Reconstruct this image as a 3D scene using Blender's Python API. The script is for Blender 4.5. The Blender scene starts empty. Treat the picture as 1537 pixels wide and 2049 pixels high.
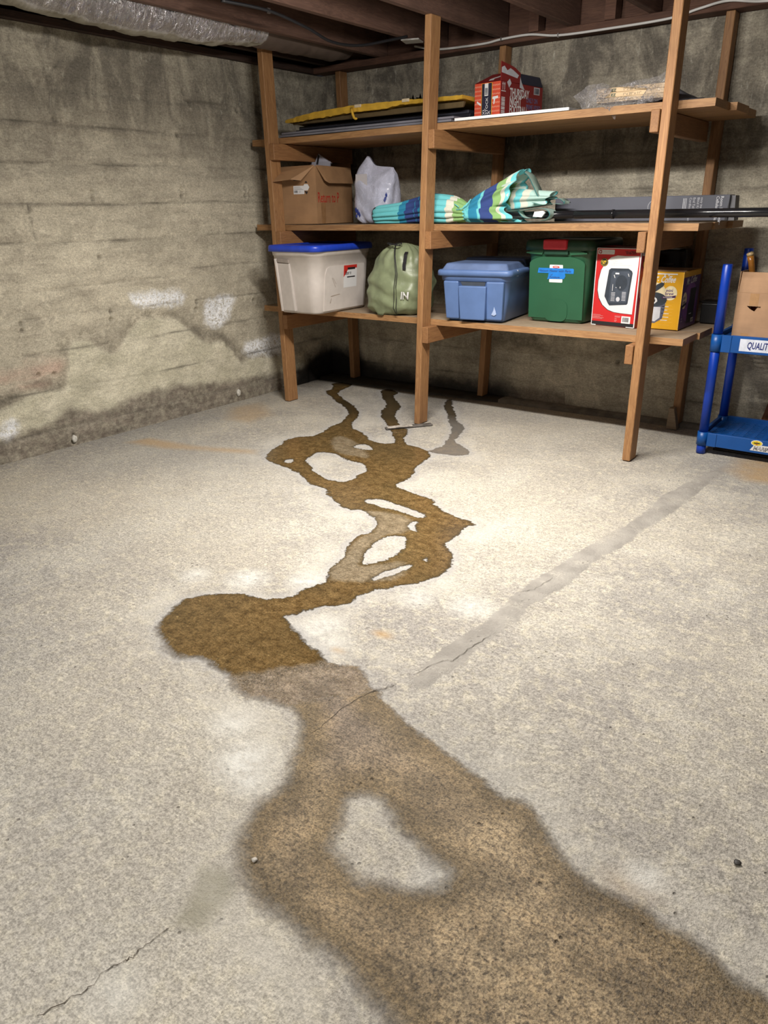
import bpy, bmesh, math, random
import numpy as np
from mathutils import Vector, Matrix, noise as mn
random.seed(7)
SC = bpy.context.scene
COL = SC.collection
# ------------------------------------------------------------------ camera
CAM_H, YAW, PITCH, ROLL, FPX = 1.25, 0.64947690, 0.38292564, 0.01806042, 1500.0
def cam_axes():
    fw = Vector((-math.sin(YAW)*math.cos(PITCH), math.cos(YAW)*math.cos(PITCH), -math.sin(PITCH)))
    r = Vector((math.cos(YAW), math.sin(YAW), 0)); d = fw.cross(r)
    return (math.cos(ROLL)*r+math.sin(ROLL)*d, -math.sin(ROLL)*r+math.cos(ROLL)*d, fw)
_r, _d, _f = cam_axes()
cd = bpy.data.cameras.new('camera'); cam = bpy.data.objects.new('camera', cd); COL.objects.link(cam)
cd.sensor_fit = 'HORIZONTAL'; cd.sensor_width = 36.0; cd.lens = FPX/1537*36.0
cd.clip_start = 0.02; cd.clip_end = 60
m = Matrix((( _r.x, -_d.x, -_f.x, 0), (_r.y, -_d.y, -_f.y, 0), (_r.z, -_d.z, -_f.z, CAM_H), (0, 0, 0, 1)))
cam.matrix_world = m
SC.camera = cam
# ------------------------------------------------------------------ world, lamps, exposure
SC.view_settings.view_transform = 'Standard'
SC.view_settings.look = 'None'
SC.view_settings.gamma = 1.0
SC.view_settings.use_curve_mapping = False
SC.view_settings.exposure = 0.98
W = bpy.data.worlds.new('world'); SC.world = W; W.use_nodes = True
W.node_tree.nodes['Background'].inputs[0].default_value = (0.8, 0.85, 1.0, 1)
W.node_tree.nodes['Background'].inputs[1].default_value = 0.006
def lamp(name, loc, power, color, radius):
    l = bpy.data.lights.new(name, 'POINT'); l.energy = power; l.color = color; l.shadow_soft_size = radius
    o = bpy.data.objects.new(name, l); o.location = loc; COL.objects.link(o); return o
def tube(name, loc, power, color, sx, sy):
    # open-bottomed shop light and the added fill: a long narrow strip facing down
    l = bpy.data.lights.new(name, 'AREA'); l.shape = 'RECTANGLE'; l.size = sx; l.size_y = sy; l.energy = power; l.color = color; l.spread = math.radians(165)
    o = bpy.data.objects.new(name, l); o.location = loc; COL.objects.link(o); return o
tube('shop_light', (-1.60, 2.49, 2.06), 36, (1.0, 0.95, 0.89), 1.2, 0.07)
sl = tube('shop_light_side', (-1.60, 2.50, 2.055), 3.5, (1.0, 0.95, 0.89), 1.2, 0.05)
sl.rotation_euler = (math.radians(62), 0, 0)
for k_ in range(4): lamp('shop_light_spill', (-2.05+0.3*k_, 2.49, 2.03), 8.5, (1.0, 0.95, 0.89), 0.035)
tube('fill_strip_behind', (-0.9, -0.5, 2.10), 17, (1.0, 0.96, 0.90), 1.2, 0.07)  # unseen fill strip, added to brighten the foreground floor and left wall
lamp('fill_point_behind', (-1.5, -0.6, 2.05), 6, (1.0, 0.96, 0.92), 0.08)  # unseen point fill, added beside the strip to lift the left wall
# ------------------------------------------------------------------ data traced on the real surfaces, metres
XW, YW = -4.02, 4.62
WET = [[[-3.859,4.434],[-3.692,4.267],[-3.693,4.155],[-3.555,4.069],[-3.411,3.953],[-3.291,3.89],[-3.176,3.803],[-3.107,3.719],[-3.054,3.629],[-3.016,3.534],[-3.017,3.441],[-2.981,3.353],[-2.956,3.219],[-2.985,3.179],[-3.034,3.146],[-3.039,3.061],[-2.99,2.955],[-2.965,2.858],[-2.897,2.748],[-2.838,2.711],[-2.765,2.693],[-2.667,2.677],[-2.572,2.662],[-2.49,2.611],[-2.405,2.565],[-2.285,2.562],[-2.251,2.504],[-2.173,2.478],[-2.273,2.542],[-2.139,2.445],[-2.042,2.404],[-1.963,2.441],[-1.853,2.384],[-1.801,2.324],[-1.788,2.258],[-1.809,2.199],[-1.775,2.081],[-1.727,2.008],[-1.707,1.921],[-1.68,1.856],[-1.64,1.804],[-1.668,1.74],[-1.673,1.661],[-1.703,1.609],[-1.743,1.581],[-1.802,1.581],[-1.87,1.544],[-1.915,1.498],[-1.965,1.445],[-1.958,1.388],[-1.925,1.313],[-1.897,1.258],[-1.876,1.237],[-1.813,1.211],[-1.748,1.174],[-1.691,1.174],[-1.65,1.203],[-1.6,1.215],[-1.554,1.202],[-1.478,1.197],[-1.437,1.169],[-1.384,1.146],[-1.328,1.172],[-1.267,1.183],[-1.219,1.195],[-1.157,1.144],[-1.108,1.091],[-1.093,1.042],[-1.058,1.009],[-1.033,0.952],[-1.046,0.872],[-1.029,0.836],[-1.001,0.783],[-0.95,0.736],[-0.891,0.708],[-0.823,0.705],[-0.771,0.701],[-0.714,0.696],[-0.662,0.702],[-0.607,0.693],[-0.569,0.674],[-0.534,0.672],[-0.499,0.669],[-0.46,0.657],[-0.394,0.619],[0.237,0.988],[0.107,1.043],[-0.018,1.075],[-0.064,1.082],[-0.114,1.098],[-0.157,1.109],[-0.204,1.114],[-0.247,1.13],[-0.282,1.128],[-0.364,1.121],[-0.422,1.151],[-0.491,1.197],[-0.512,1.228],[-0.568,1.237],[-0.64,1.235],[-0.696,1.259],[-0.791,1.282],[-0.899,1.303],[-0.964,1.335],[-1.043,1.349],[-1.085,1.392],[-1.112,1.387],[-1.153,1.428],[-1.198,1.447],[-1.255,1.429],[-1.307,1.415],[-1.348,1.441],[-1.405,1.45],[-1.46,1.478],[-1.524,1.503],[-1.603,1.54],[-1.563,1.578],[-1.549,1.656],[-1.488,1.708],[-1.478,1.746],[-1.476,1.809],[-1.464,1.861],[-1.419,1.925],[-1.358,2.001],[-1.332,2.099],[-1.347,2.197],[-1.387,2.27],[-1.471,2.333],[-1.478,2.398],[-1.472,2.461],[-1.499,2.533],[-1.456,2.578],[-1.531,2.605],[-1.613,2.614],[-1.735,2.667],[-1.77,2.722],[-1.873,2.737],[-2.012,2.76],[-2.046,2.797],[-2.049,2.942],[-2.13,3.091],[-2.146,3.249],[-2.156,3.273],[-2.232,3.347],[-2.337,3.371],[-2.42,3.393],[-2.482,3.471],[-2.545,3.619],[-2.662,3.698],[-2.756,3.776],[-2.862,3.904],[-2.951,4.11],[-3.106,4.238],[-3.185,4.336],[-3.196,4.423],[-3.337,4.493],[-3.366,4.409],[-3.204,4.233],[-3.031,4.059],[-2.978,3.905],[-2.843,3.743],[-2.73,3.653],[-2.6,3.518],[-2.459,3.367],[-2.505,3.317],[-2.605,3.309],[-2.743,3.423],[-2.874,3.467],[-2.947,3.556],[-3.013,3.705],[-3.088,3.808],[-3.229,3.93],[-3.461,4.068],[-3.605,4.192],[-3.641,4.4],[-3.694,4.504]]]
WET3 = [[[-2.79,4.441],[-2.751,4.454],[-2.641,4.257],[-2.522,4.126],[-2.44,3.983],[-2.304,3.888],[-2.243,3.712],[-2.204,3.576],[-2.075,3.508],[-1.998,3.431],[-2.027,3.359],[-2.109,3.34],[-2.208,3.327],[-2.219,3.393],[-2.199,3.463],[-2.291,3.68],[-2.351,3.812],[-2.457,3.924],[-2.544,4.061],[-2.7,4.246]]]
ISL = [[[-2.657,2.799],[-2.722,2.93],[-2.709,3.011],[-2.601,3.01],[-2.491,2.961],[-2.383,2.967],[-2.292,2.898],[-2.289,2.807],[-2.263,2.735],[-2.286,2.661],[-2.364,2.666],[-2.446,2.685],[-2.53,2.722],[-2.587,2.78]],[[-2.621,3.163],[-2.632,3.252],[-2.538,3.237],[-2.49,3.175],[-2.553,3.152]],[[-2.772,2.756],[-2.776,2.805],[-2.744,2.809],[-2.706,2.756],[-2.728,2.735]],[[-2.045,2.519],[-2.036,2.578],[-1.949,2.599],[-1.849,2.571],[-1.772,2.572],[-1.686,2.547],[-1.709,2.498],[-1.842,2.524],[-1.937,2.511]],[[-1.724,2.44],[-1.694,2.477],[-1.674,2.412],[-1.616,2.362],[-1.676,2.38]],[[-1.629,1.988],[-1.686,2.089],[-1.717,2.205],[-1.692,2.285],[-1.642,2.314],[-1.588,2.238],[-1.571,2.143],[-1.583,2.045]],[[-1.524,1.896],[-1.526,1.999],[-1.474,2.108],[-1.454,2.086],[-1.475,1.988]],[[-1.459,2.156],[-1.469,2.187],[-1.45,2.2],[-1.438,2.158]],[[-0.894,1.012],[-0.882,1.045],[-0.831,1.067],[-0.783,1.042],[-0.747,1.012],[-0.681,1.006],[-0.633,0.982],[-0.592,0.987],[-0.582,0.963],[-0.584,0.946],[-0.636,0.893],[-0.71,0.863],[-0.751,0.856],[-0.772,0.873],[-0.825,0.877],[-0.843,0.915],[-0.87,0.97]]]
LIGHTW = [[[-2.05,2.348],[-1.928,2.465],[-1.775,2.503],[-1.666,2.418],[-1.664,2.328],[-1.713,2.28],[-1.717,2.205],[-1.686,2.089],[-1.624,1.967],[-1.577,2.037],[-1.529,2.108],[-1.463,2.091],[-1.438,1.967],[-1.532,1.879],[-1.649,1.82],[-1.699,1.878],[-1.727,2.008],[-1.788,2.127],[-1.783,2.276],[-1.837,2.363]],[[-2.84,3.234],[-2.836,3.319],[-2.676,3.262],[-2.503,3.148],[-2.397,3.041],[-2.507,3.037],[-2.611,3.022],[-2.732,3.108]]]
ROUGHW = [[[-1.408,1.162],[-1.397,1.264],[-1.257,1.38],[-1.146,1.411],[-1.095,1.37],[-1.109,1.273],[-1.194,1.199],[-1.322,1.179]]]
PATCH = [[[-1.038,1.465],[-1.047,1.546],[-1.062,1.646],[-1.053,1.727],[-1.034,1.856],[-1.039,2.027],[-1.041,2.152],[-1.041,2.265],[-1.018,2.377],[-1.009,2.484],[-0.994,2.656],[-0.969,2.818],[-0.94,2.962],[-0.93,3.204],[-0.938,3.326],[-0.893,3.613],[-0.828,3.92],[-0.818,4.118],[-0.789,3.856],[-0.794,3.787],[-0.808,3.549],[-0.817,3.353],[-0.841,3.062],[-0.881,2.909],[-0.863,2.775],[-0.913,2.577],[-0.915,2.4],[-0.925,2.255],[-0.949,2.152],[-0.959,2.063],[-0.947,1.936],[-0.971,1.777],[-0.969,1.633],[-0.975,1.524],[-0.985,1.467]]]
CRACKS = [[[-1.051,1.514],[-1.016,1.615],[-0.991,1.641],[-0.987,1.732],[-0.974,1.827]],[[-1.033,2.136],[-1.0,2.181],[-0.985,2.304]],[[-1.111,1.138],[-1.118,1.239],[-1.108,1.316],[-1.099,1.375],[-1.07,1.433]],[[-1.099,1.369],[-1.074,1.407],[-1.064,1.449]]]
LOWP = [[[1.542,0.331],[1.805,0.283],[1.924,0.287],[2.034,0.324],[2.124,0.348],[2.285,0.327],[2.319,0.352],[2.333,0.455],[2.361,0.574],[2.485,0.588],[2.544,0.516],[2.66,0.472],[2.72,0.523],[2.769,0.582],[2.846,0.648],[2.982,0.655],[3.119,0.628],[3.199,0.572],[3.278,0.492],[3.363,0.432],[3.493,0.438],[3.554,0.392],[3.61,0.296],[3.658,0.256],[3.785,0.281],[4.038,0.242],[4.366,0.22],[4.306,-0.537],[1.421,-0.188]]]
BASED = [[[1.506,0.179],[1.868,0.117],[2.008,0.145],[2.184,0.157],[2.275,0.212],[2.554,0.153],[2.774,0.211],[3.041,0.207],[3.425,0.161],[3.769,0.139],[4.027,0.128],[4.232,0.107],[4.404,0.157],[4.586,0.245],[4.783,-0.336],[1.83,-0.059],[1.443,-0.095]]]
EFF = [[[2.794,0.804],[3.007,0.811],[3.215,0.788],[3.222,0.73],[3.131,0.706],[2.832,0.725]],[[3.385,0.703],[3.58,0.732],[3.659,0.7],[3.581,0.611],[3.52,0.521],[3.379,0.55],[3.355,0.601]],[[3.69,0.386],[3.867,0.413],[4.099,0.409],[4.083,0.249],[3.697,0.295]],[[1.835,0.196],[1.972,0.226],[1.976,0.142],[1.866,0.108]]]
PINK = [[[1.847,0.478],[1.947,0.489],[2.194,0.538],[2.344,0.515],[2.317,0.374],[2.101,0.342],[1.927,0.395],[1.829,0.395]]]
DARKW = [[[3.094,0.653],[3.23,0.58],[3.344,0.519],[3.503,0.511],[3.557,0.417],[3.646,0.303],[3.658,0.256],[3.581,0.338],[3.463,0.455],[3.336,0.46],[3.225,0.546]],[[1.84,0.354],[1.923,0.376],[2.05,0.352],[2.042,0.313],[1.924,0.287],[1.821,0.269]],[[2.094,0.414],[2.245,0.408],[2.304,0.366],[2.272,0.319],[2.105,0.361]]]
LLINES = [[[2.163,1.503],[3.97,1.523]],[[2.204,1.696],[3.989,1.694]],[[3.39,1.878],[4.012,1.901]],[[2.121,1.307],[2.698,1.309],[4.044,1.319]],[[2.081,1.117],[2.662,1.111],[4.025,1.127]],[[2.222,0.875],[3.044,0.887]],[[2.0,0.738],[2.594,0.733],[3.983,0.721]],[[2.357,0.331],[3.282,0.317]],[[2.186,0.114],[4.024,0.095]],[[3.164,0.923],[4.005,0.935]]]
LHOLES = [[2.658,1.369],[2.655,1.336],[3.286,1.388],[3.281,1.352],[3.823,1.399],[3.821,1.354],[2.642,1.024],[2.666,0.717],[2.661,0.675],[3.309,0.71],[3.299,0.665],[2.289,0.057],[2.28,0.026],[2.11,0.715],[2.108,0.682],[3.82,0.672],[2.152,0.434],[2.242,0.423],[3.581,0.054]]
BLINES = [[[-3.776,1.238],[-2.183,1.305]],[[-2.119,1.332],[-1.298,1.348]],[[-1.184,1.092],[-0.915,1.106]],[[-3.519,0.33],[-2.113,0.315]],[[-2.114,0.331],[-1.165,0.363]],[[-2.92,1.968],[-1.558,1.924]],[[-1.391,1.648],[-1.001,1.644]],[[-1.328,0.958],[-1.139,0.962]]]
BBLACK = [[[-4.126,0.104],[-4.018,0.16],[-3.882,0.141],[-3.783,0.112],[-3.685,0.07],[-3.557,0.046],[-3.369,0.029],[-3.142,0.006],[-2.925,0.007],[-2.65,0.006],[-2.471,0.017],[-2.467,-0.076],[-4.219,-0.206]]]
BLB = [[[4.225,0.026],[4.342,0.082],[4.461,0.127],[4.583,0.166],[4.746,0.161],[4.728,-0.147],[4.22,-0.031]]]

GREEN=[(-1.021,0.69),(-0.964,0.725),(-0.919,0.704),(-0.901,0.667),(-0.896,0.622),(-0.891,0.594),(-0.93,0.571),(-0.962,0.574),(-0.972,0.61),(-0.997,0.659)]
CRK=[(-0.997,0.317),(-0.969,0.399),(-0.974,0.429),(-0.962,0.469),(-0.956,0.481),(-0.96,0.51),(-0.951,0.561)]
RUSTR=[(-0.818,3.882),(-0.829,4.165),(-0.531,4.364),(-0.391,3.788),(-0.688,3.753)]
RUSTL=[(-3.843,2.462),(-3.787,2.651),(-3.39,2.703),(-3.039,2.842),(-2.943,2.749),(-3.274,2.605),(-3.505,2.508)]
RUSTL2=[(-3.952,3.401),(-3.876,3.713),(-3.484,3.463),(-3.467,3.175),(-3.724,3.153)]
# ------------------------------------------------------------------ helpers
def sdf(poly, X, Y, cap=0.6):
    """signed distance (negative inside) of points to a closed polygon"""
    P = np.array(poly); n = len(P)
    d2 = np.full(X.shape, cap*cap); ins = np.zeros(X.shape, bool)
    for i in range(n):
        x0, y0 = P[i]; x1, y1 = P[(i+1) % n]
        ex, ey = x1-x0, y1-y0; L = ex*ex+ey*ey+1e-12
        t = np.clip(((X-x0)*ex+(Y-y0)*ey)/L, 0, 1)
        d2 = np.minimum(d2, (X-x0-t*ex)**2+(Y-y0-t*ey)**2)
        c = ((y0 > Y) != (y1 > Y)) & (X < ex*(Y-y0)/(y1-y0+1e-12)+x0)
        ins ^= c
    return np.where(ins, -np.sqrt(d2), np.sqrt(d2))
def chaikin(P, it=2):
    for _ in range(it):
        Q = []
        for i in range(len(P)):
            a, b = P[i], P[(i+1) % len(P)]
            Q += [(a[0]*.75+b[0]*.25, a[1]*.75+b[1]*.25), (a[0]*.25+b[0]*.75, a[1]*.25+b[1]*.75)]
        P = Q
    return P
WET = [chaikin(WET[0], 1)]; WET3 = [chaikin(WET3[0], 1)]; ISL = [chaikin(p) for p in ISL]; PATCH = [chaikin(PATCH[0], 1)]; LIGHTW = [chaikin(p) for p in LIGHTW]
LOWP = [chaikin(LOWP[0], 1)]; EFF = [chaikin(p) for p in EFF]; PINK = [chaikin(p) for p in PINK]
def strokes(lines, X, Y, cap=0.6):
    d2 = np.full(X.shape, cap*cap)
    for l in lines:
        for (x0, y0), (x1, y1) in zip(l[:-1], l[1:]):
            ex, ey = x1-x0, y1-y0; L = ex*ex+ey*ey+1e-12
            t = np.clip(((X-x0)*ex+(Y-y0)*ey)/L, 0, 1)
            d2 = np.minimum(d2, (X-x0-t*ex)**2+(Y-y0-t*ey)**2)
    return np.sqrt(d2)
def union(polys, X, Y):
    r = None
    for p in polys:
        s = sdf(p, X, Y); r = s if r is None else np.minimum(r, s)
    return r
def fbm(X, Y, s, seed=0, oc=4):
    rng = np.random.RandomState(seed); out = np.zeros(X.shape); a = 1.0
    for k in range(oc):
        g = rng.rand(64, 64)
        u, v = X*s+rng.rand()*50, Y*s+rng.rand()*50
        iu, iv = np.floor(u).astype(int), np.floor(v).astype(int); fu, fv = u-iu, v-iv
        fu = fu*fu*(3-2*fu); fv = fv*fv*(3-2*fv)
        G = lambda i, j: g[i % 64, j % 64]
        out += a*((G(iu, iv)*(1-fu)+G(iu+1, iv)*fu)*(1-fv)+(G(iu, iv+1)*(1-fu)+G(iu+1, iv+1)*fu)*fv-0.5)
        a *= 0.5; s *= 2.03
    return out
def link(name, me, mats, parent=None, smooth=False):
    o = bpy.data.objects.new(name, me); COL.objects.link(o)
    if not isinstance(mats, (list, tuple)): mats = [mats]
    for m_ in mats: me.materials.append(m_)
    if parent: o.parent = parent
    if smooth:
        me.polygons.foreach_set('use_smooth', [True]*len(me.polygons))
    return o
def build(name, bm, mats, parent=None, smooth=False):
    me = bpy.data.meshes.new(name); bm.normal_update(); bm.to_mesh(me); bm.free()
    return link(name, me, mats, parent, smooth)
def tag(o, label, cat, group=None):
    o['label'] = label; o['category'] = cat
    if group: o['group'] = group
    return o
def thing(name, label, cat, loc=(0, 0, 0), rz=0.0, group=None):
    o = bpy.data.objects.new(name, None); COL.objects.link(o); o.empty_display_size = 0.05
    o.location = loc; o.rotation_euler = (0, 0, rz)
    return tag(o, label, cat, group)
def add_hull(bm, pts8, mi=0, bevel=0.0, seg=2):
    v = [bm.verts.new(p) for p in pts8]
    fs = [(0, 3, 2, 1), (4, 5, 6, 7), (0, 1, 5, 4), (1, 2, 6, 5), (2, 3, 7, 6), (3, 0, 4, 7)]
    ff = [bm.faces.new([v[i] for i in f]) for f in fs]
    for f in ff: f.material_index = mi
    if bevel > 0:
        es = list({e for f in ff for e in f.edges})
        r = bmesh.ops.bevel(bm, geom=es, offset=bevel, segments=seg, affect='EDGES', profile=0.5)
        for f in r['faces']: f.material_index = mi
    return ff
def add_box(bm, x0, x1, y0, y1, z0, z1, mi=0, bevel=0.0, seg=2, top=None, M=None):
    """box; top=(dx0,dx1,dy0,dy1) shifts the upper edge"""
    t = top or (0, 0, 0, 0)
    p = [(x0, y0, z0), (x1, y0, z0), (x1, y1, z0), (x0, y1, z0),
         (x0+t[0], y0+t[2], z1), (x1+t[1], y0+t[2], z1), (x1+t[1], y1+t[3], z1), (x0+t[0], y1+t[3], z1)]
    if M: p = [M @ Vector(q) for q in p]
    return add_hull(bm, p, mi, bevel, seg)
def box(name, mats, parent, *a, **k):
    bm = bmesh.new(); add_box(bm, *a, **k); return build(name, bm, mats, parent)
def add_tube(bm, path, rad, n=12, mi=0, caps=True, flat=1.0):
    path = [Vector(p) for p in path]; rings = []
    up = Vector((0, 0, 1))
    for i, p in enumerate(path):
        t = (path[min(i+1, len(path)-1)]-path[max(i-1, 0)]).normalized()
        a = t.cross(up)
        if a.length < 1e-3: a = t.cross(Vector((0, 1, 0)))
        a.normalize(); b = a.cross(t)
        r = rad[i] if isinstance(rad, (list, tuple)) else rad
        rings.append([bm.verts.new(p+a*(r*math.cos(2*math.pi*k/n))+b*(r*flat*math.sin(2*math.pi*k/n))) for k in range(n)])
    for A, B in zip(rings[:-1], rings[1:]):
        for k in range(n):
            f = bm.faces.new((A[k], A[(k+1) % n], B[(k+1) % n], B[k])); f.material_index = mi; f.smooth = True
    if caps:
        for R_, rv in ((rings[0], 0), (rings[-1], 1)):
            f = bm.faces.new(R_ if rv else R_[::-1]); f.material_index = mi
    return rings
def add_rings(bm, rings, mi=0, cap0=True, cap1=True, closed=True):
    R_ = [[bm.verts.new(p) for p in r] for r in rings]; n = len(R_[0])
    for A, B in zip(R_[:-1], R_[1:]):
        for k in range(n if closed else n-1):
            f = bm.faces.new((A[k], A[(k+1) % n], B[(k+1) % n], B[k])); f.material_index = mi; f.smooth = True
    if closed and cap0: bm.faces.new(R_[0][::-1]).material_index = mi
    if closed and cap1: bm.faces.new(R_[-1]).material_index = mi
def add_poly(bm, pts, fn, mi=0):
    f = bm.faces.new([bm.verts.new(fn(a, b)) for a, b in pts]); f.material_index = mi; return f
def add_prism(bm, pts, fn, depth_fn, mi=0):
    """closed outline pts, front at fn(a,b), back at depth_fn(a,b)"""
    A = [bm.verts.new(fn(a, b)) for a, b in pts]; B = [bm.verts.new(depth_fn(a, b)) for a, b in pts]
    n = len(pts)
    bm.faces.new(A).material_index = mi; bm.faces.new(B[::-1]).material_index = mi
    for i in range(n): bm.faces.new((A[i], B[i], B[(i+1) % n], A[(i+1) % n])).material_index = mi
def rect(a0, a1, b0, b1): return [(a0, b0), (a1, b0), (a1, b1), (a0, b1)]
def rrect(a0, a1, b0, b1, r, n=4):
    o = []
    for cx, cy, s in ((a1-r, b0+r, -90), (a1-r, b1-r, 0), (a0+r, b1-r, 90), (a0+r, b0+r, 180)):
        for k in range(n+1):
            t = math.radians(s+90*k/n); o.append((cx+r*math.cos(t), cy+r*math.sin(t)))
    return o
def ell(cx, cy, rx, ry, n=24, rot=0):
    o = []
    for k in range(n):
        t = 2*math.pi*k/n; x, y = rx*math.cos(t), ry*math.sin(t)
        o.append((cx+x*math.cos(rot)-y*math.sin(rot), cy+x*math.sin(rot)+y*math.cos(rot)))
    return o
FX = lambda e=0.0: (lambda a, b: Vector((a, -e, b)))                 # local front face
RX = lambda w, e=0.0: (lambda a, b: Vector((w+e, a, b)))             # local right face
def add_text(bm, s, fn, a, b, size, sx=1.0, shear=0.0, mi=0, rot=0.0, bold=0.0, center=False):
    cu = bpy.data.curves.new('t', 'FONT'); cu.body = s; cu.size = size; cu.offset = bold*size; cu.resolution_u = 2
    if center: cu.align_x = 'CENTER'
    ob = bpy.data.objects.new('t', cu); COL.objects.link(ob)
    dg = bpy.context.evaluated_depsgraph_get()
    me = bpy.data.meshes.new_from_object(ob.evaluated_get(dg))
    vs = []
    for v in me.vertices:
        x, y = v.co.x*sx+shear*v.co.y, v.co.y
        x, y = x*math.cos(rot)-y*math.sin(rot), x*math.sin(rot)+y*math.cos(rot)
        vs.append(bm.verts.new(fn(a+x, b+y)))
    for p in me.polygons:
        try: bm.faces.new([vs[i] for i in p.vertices]).material_index = mi
        except ValueError: pass
    bpy.data.objects.remove(ob); bpy.data.curves.remove(cu); bpy.data.meshes.remove(me)
def decal(name, mats, parent, items):
    bm = bmesh.new()
    for it in items: it(bm)
    return build(name, bm, mats, parent)
# ------------------------------------------------------------------ materials
class NT:
    def __init__(s, name):
        s.m = bpy.data.materials.new(name); s.m.use_nodes = True; s.t = s.m.node_tree
        s.b = s.t.nodes['Principled BSDF']
    def n(s, typ, **k):
        x = s.t.nodes.new(typ)
        for a, v in k.items():
            if a in ('inputs',): continue
            setattr(x, a, v)
        return x
    def l(s, a, b): s.t.links.new(a, b)
    def val(s, sock, v):
        if hasattr(v, 'is_output') or isinstance(v, bpy.types.NodeSocket): s.l(v, sock)
        elif v is not None: sock.default_value = v
    def math(s, op, a, b=None, c=None, clamp=False):
        x = s.n('ShaderNodeMath', operation=op); x.use_clamp = clamp
        s.val(x.inputs[0], a); s.val(x.inputs[1], b)
        if c is not None: s.val(x.inputs[2], c)
        return x.outputs[0]
    def vmath(s, op, a, b=None):
        x = s.n('ShaderNodeVectorMath', operation=op); s.val(x.inputs[0], a)
        if b is not None: s.val(x.inputs[1], b)
        return x.outputs[0]
    def noise(s, vec, scale, detail=3, rough=0.55, dist=0.0):
        x = s.n('ShaderNodeTexNoise'); s.l(vec, x.inputs['Vector']); x.inputs['Scale'].default_value = scale
        x.inputs['Detail'].default_value = detail; x.inputs['Roughness'].default_value = rough
        x.inputs['Distortion'].default_value = dist
        return x.outputs[0]
    def vor(s, vec, scale):
        x = s.n('ShaderNodeTexVoronoi'); s.l(vec, x.inputs['Vector']); x.inputs['Scale'].default_value = scale
        return x.outputs[0]
    def ramp(s, v, lo, hi, a=0.0, b=1.0, smooth=True):
        x = s.n('ShaderNodeMapRange'); x.interpolation_type = 'SMOOTHSTEP' if smooth else 'LINEAR'
        s.val(x.inputs[0], v); s.val(x.inputs[1], lo); s.val(x.inputs[2], hi); s.val(x.inputs[3], a); s.val(x.inputs[4], b)
        return x.outputs[0]
    def mix(s, f, a, b, mode='MIX'):
        x = s.n('ShaderNodeMix', data_type='RGBA', blend_type=mode)
        s.val(x.inputs[0], f)
        for i, v in ((6, a), (7, b)):
            if isinstance(v, (tuple, list)): v = (*v[:3], 1)
            s.val(x.inputs[i], v)
        return x.outputs[2]
    def mixf(s, f, a, b):
        x = s.n('ShaderNodeMix', data_type='FLOAT'); s.val(x.inputs[0], f); s.val(x.inputs[2], a); s.val(x.inputs[3], b)
        return x.outputs[0]
    def attr(s, name):
        x = s.n('ShaderNodeAttribute', attribute_name=name); return x.outputs['Fac']
    def bump(s, h, strength, dist, normal=None):
        x = s.n('ShaderNodeBump'); x.inputs['Strength'].default_value = strength; x.inputs['Distance'].default_value = dist
        s.l(h, x.inputs['Height'])
        if normal: s.l(normal, x.inputs['Normal'])
        return x.outputs[0]
    def pos(s): return s.n('ShaderNodeNewGeometry').outputs['Position']
    def obj(s): return s.n('ShaderNodeTexCoord').outputs['Object']
    def rnd(s): return s.n('ShaderNodeObjectInfo').outputs['Random']
    def sc(s, vec, v): return s.vmath('MULTIPLY', vec, v)
    def out(s, col, rough=None, normal=None, **k):
        s.val(s.b.inputs['Base Color'], (*col[:3], 1) if isinstance(col, (tuple, list)) else col)
        if rough is not None: s.val(s.b.inputs['Roughness'], rough)
        if normal is not None: s.l(normal, s.b.inputs['Normal'])
        for a, v in k.items(): s.val(s.b.inputs[a.replace('_', ' ')], v)
        return s.m
def plain(name, col, rough=0.5, var=0.10, scale=30, bump=0.0, metallic=0.0, **k):
    t = NT(name); p = t.obj(); n = t.noise(p, scale, 3)
    c = t.mix(t.ramp(n, 0.3, 0.7), tuple(x*(1-var) for x in col), tuple(min(1, x*(1+var)) for x in col))
    nm = t.bump(t.noise(p, scale*4, 3), bump, 0.002) if bump else None
    return t.out(c, rough, nm, Metallic=metallic, **k)
def wood(name, c1, c2, axis, rough=0.65, grain=1.0, dirt=0.3):
    """sawn lumber; grain runs along the named axis of the thing"""
    t = NT(name); p = t.obj()
    st = {'x': (1.2, 16, 16), 'y': (16, 1.2, 16), 'z': (16, 16, 1.2)}[axis]
    q = t.vmath('ADD', t.sc(p, st), t.n('ShaderNodeCombineXYZ').outputs[0])
    cx = t.n('ShaderNodeCombineXYZ'); r = t.math('MULTIPLY', t.rnd(), 37.0)
    for i in range(3): t.l(r, cx.inputs[i])
    q = t.vmath('ADD', t.sc(p, st), cx.outputs[0])
    n1 = t.noise(q, 1.6, 4, 0.6, 1.2); n2 = t.noise(q, 6.5, 3, 0.6, 0.4)
    w = t.math('SINE', t.math('MULTIPLY', n1, 55.0)); w = t.ramp(w, -1, 1)
    g = t.math('ADD', t.math('MULTIPLY', w, 0.28), t.math('MULTIPLY', n2, 0.8))
    c = t.mix(t.ramp(g, 0.12, 1.05), c1, c2)
    kn = t.vor(t.sc(q, (0.45, 0.45, 0.45)), 1.0)
    c = t.mix(t.ramp(kn, 0.02, 0.11, 0.75, 0.0), c, tuple(x*0.28 for x in c1))
    d = t.noise(t.vmath('ADD', p, cx.outputs[0]), 5.0, 4)
    c = t.mix(t.ramp(d, 0.45, 0.8, 0.0, dirt), c, tuple(x*0.45 for x in c1))
    c = t.mix(1.0, c, t.ramp(t.rnd(), 0, 1, 0.86, 1.1, False), 'MULTIPLY')
    return t.out(c, rough, t.bump(g, 0.25*grain, 0.002))
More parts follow.
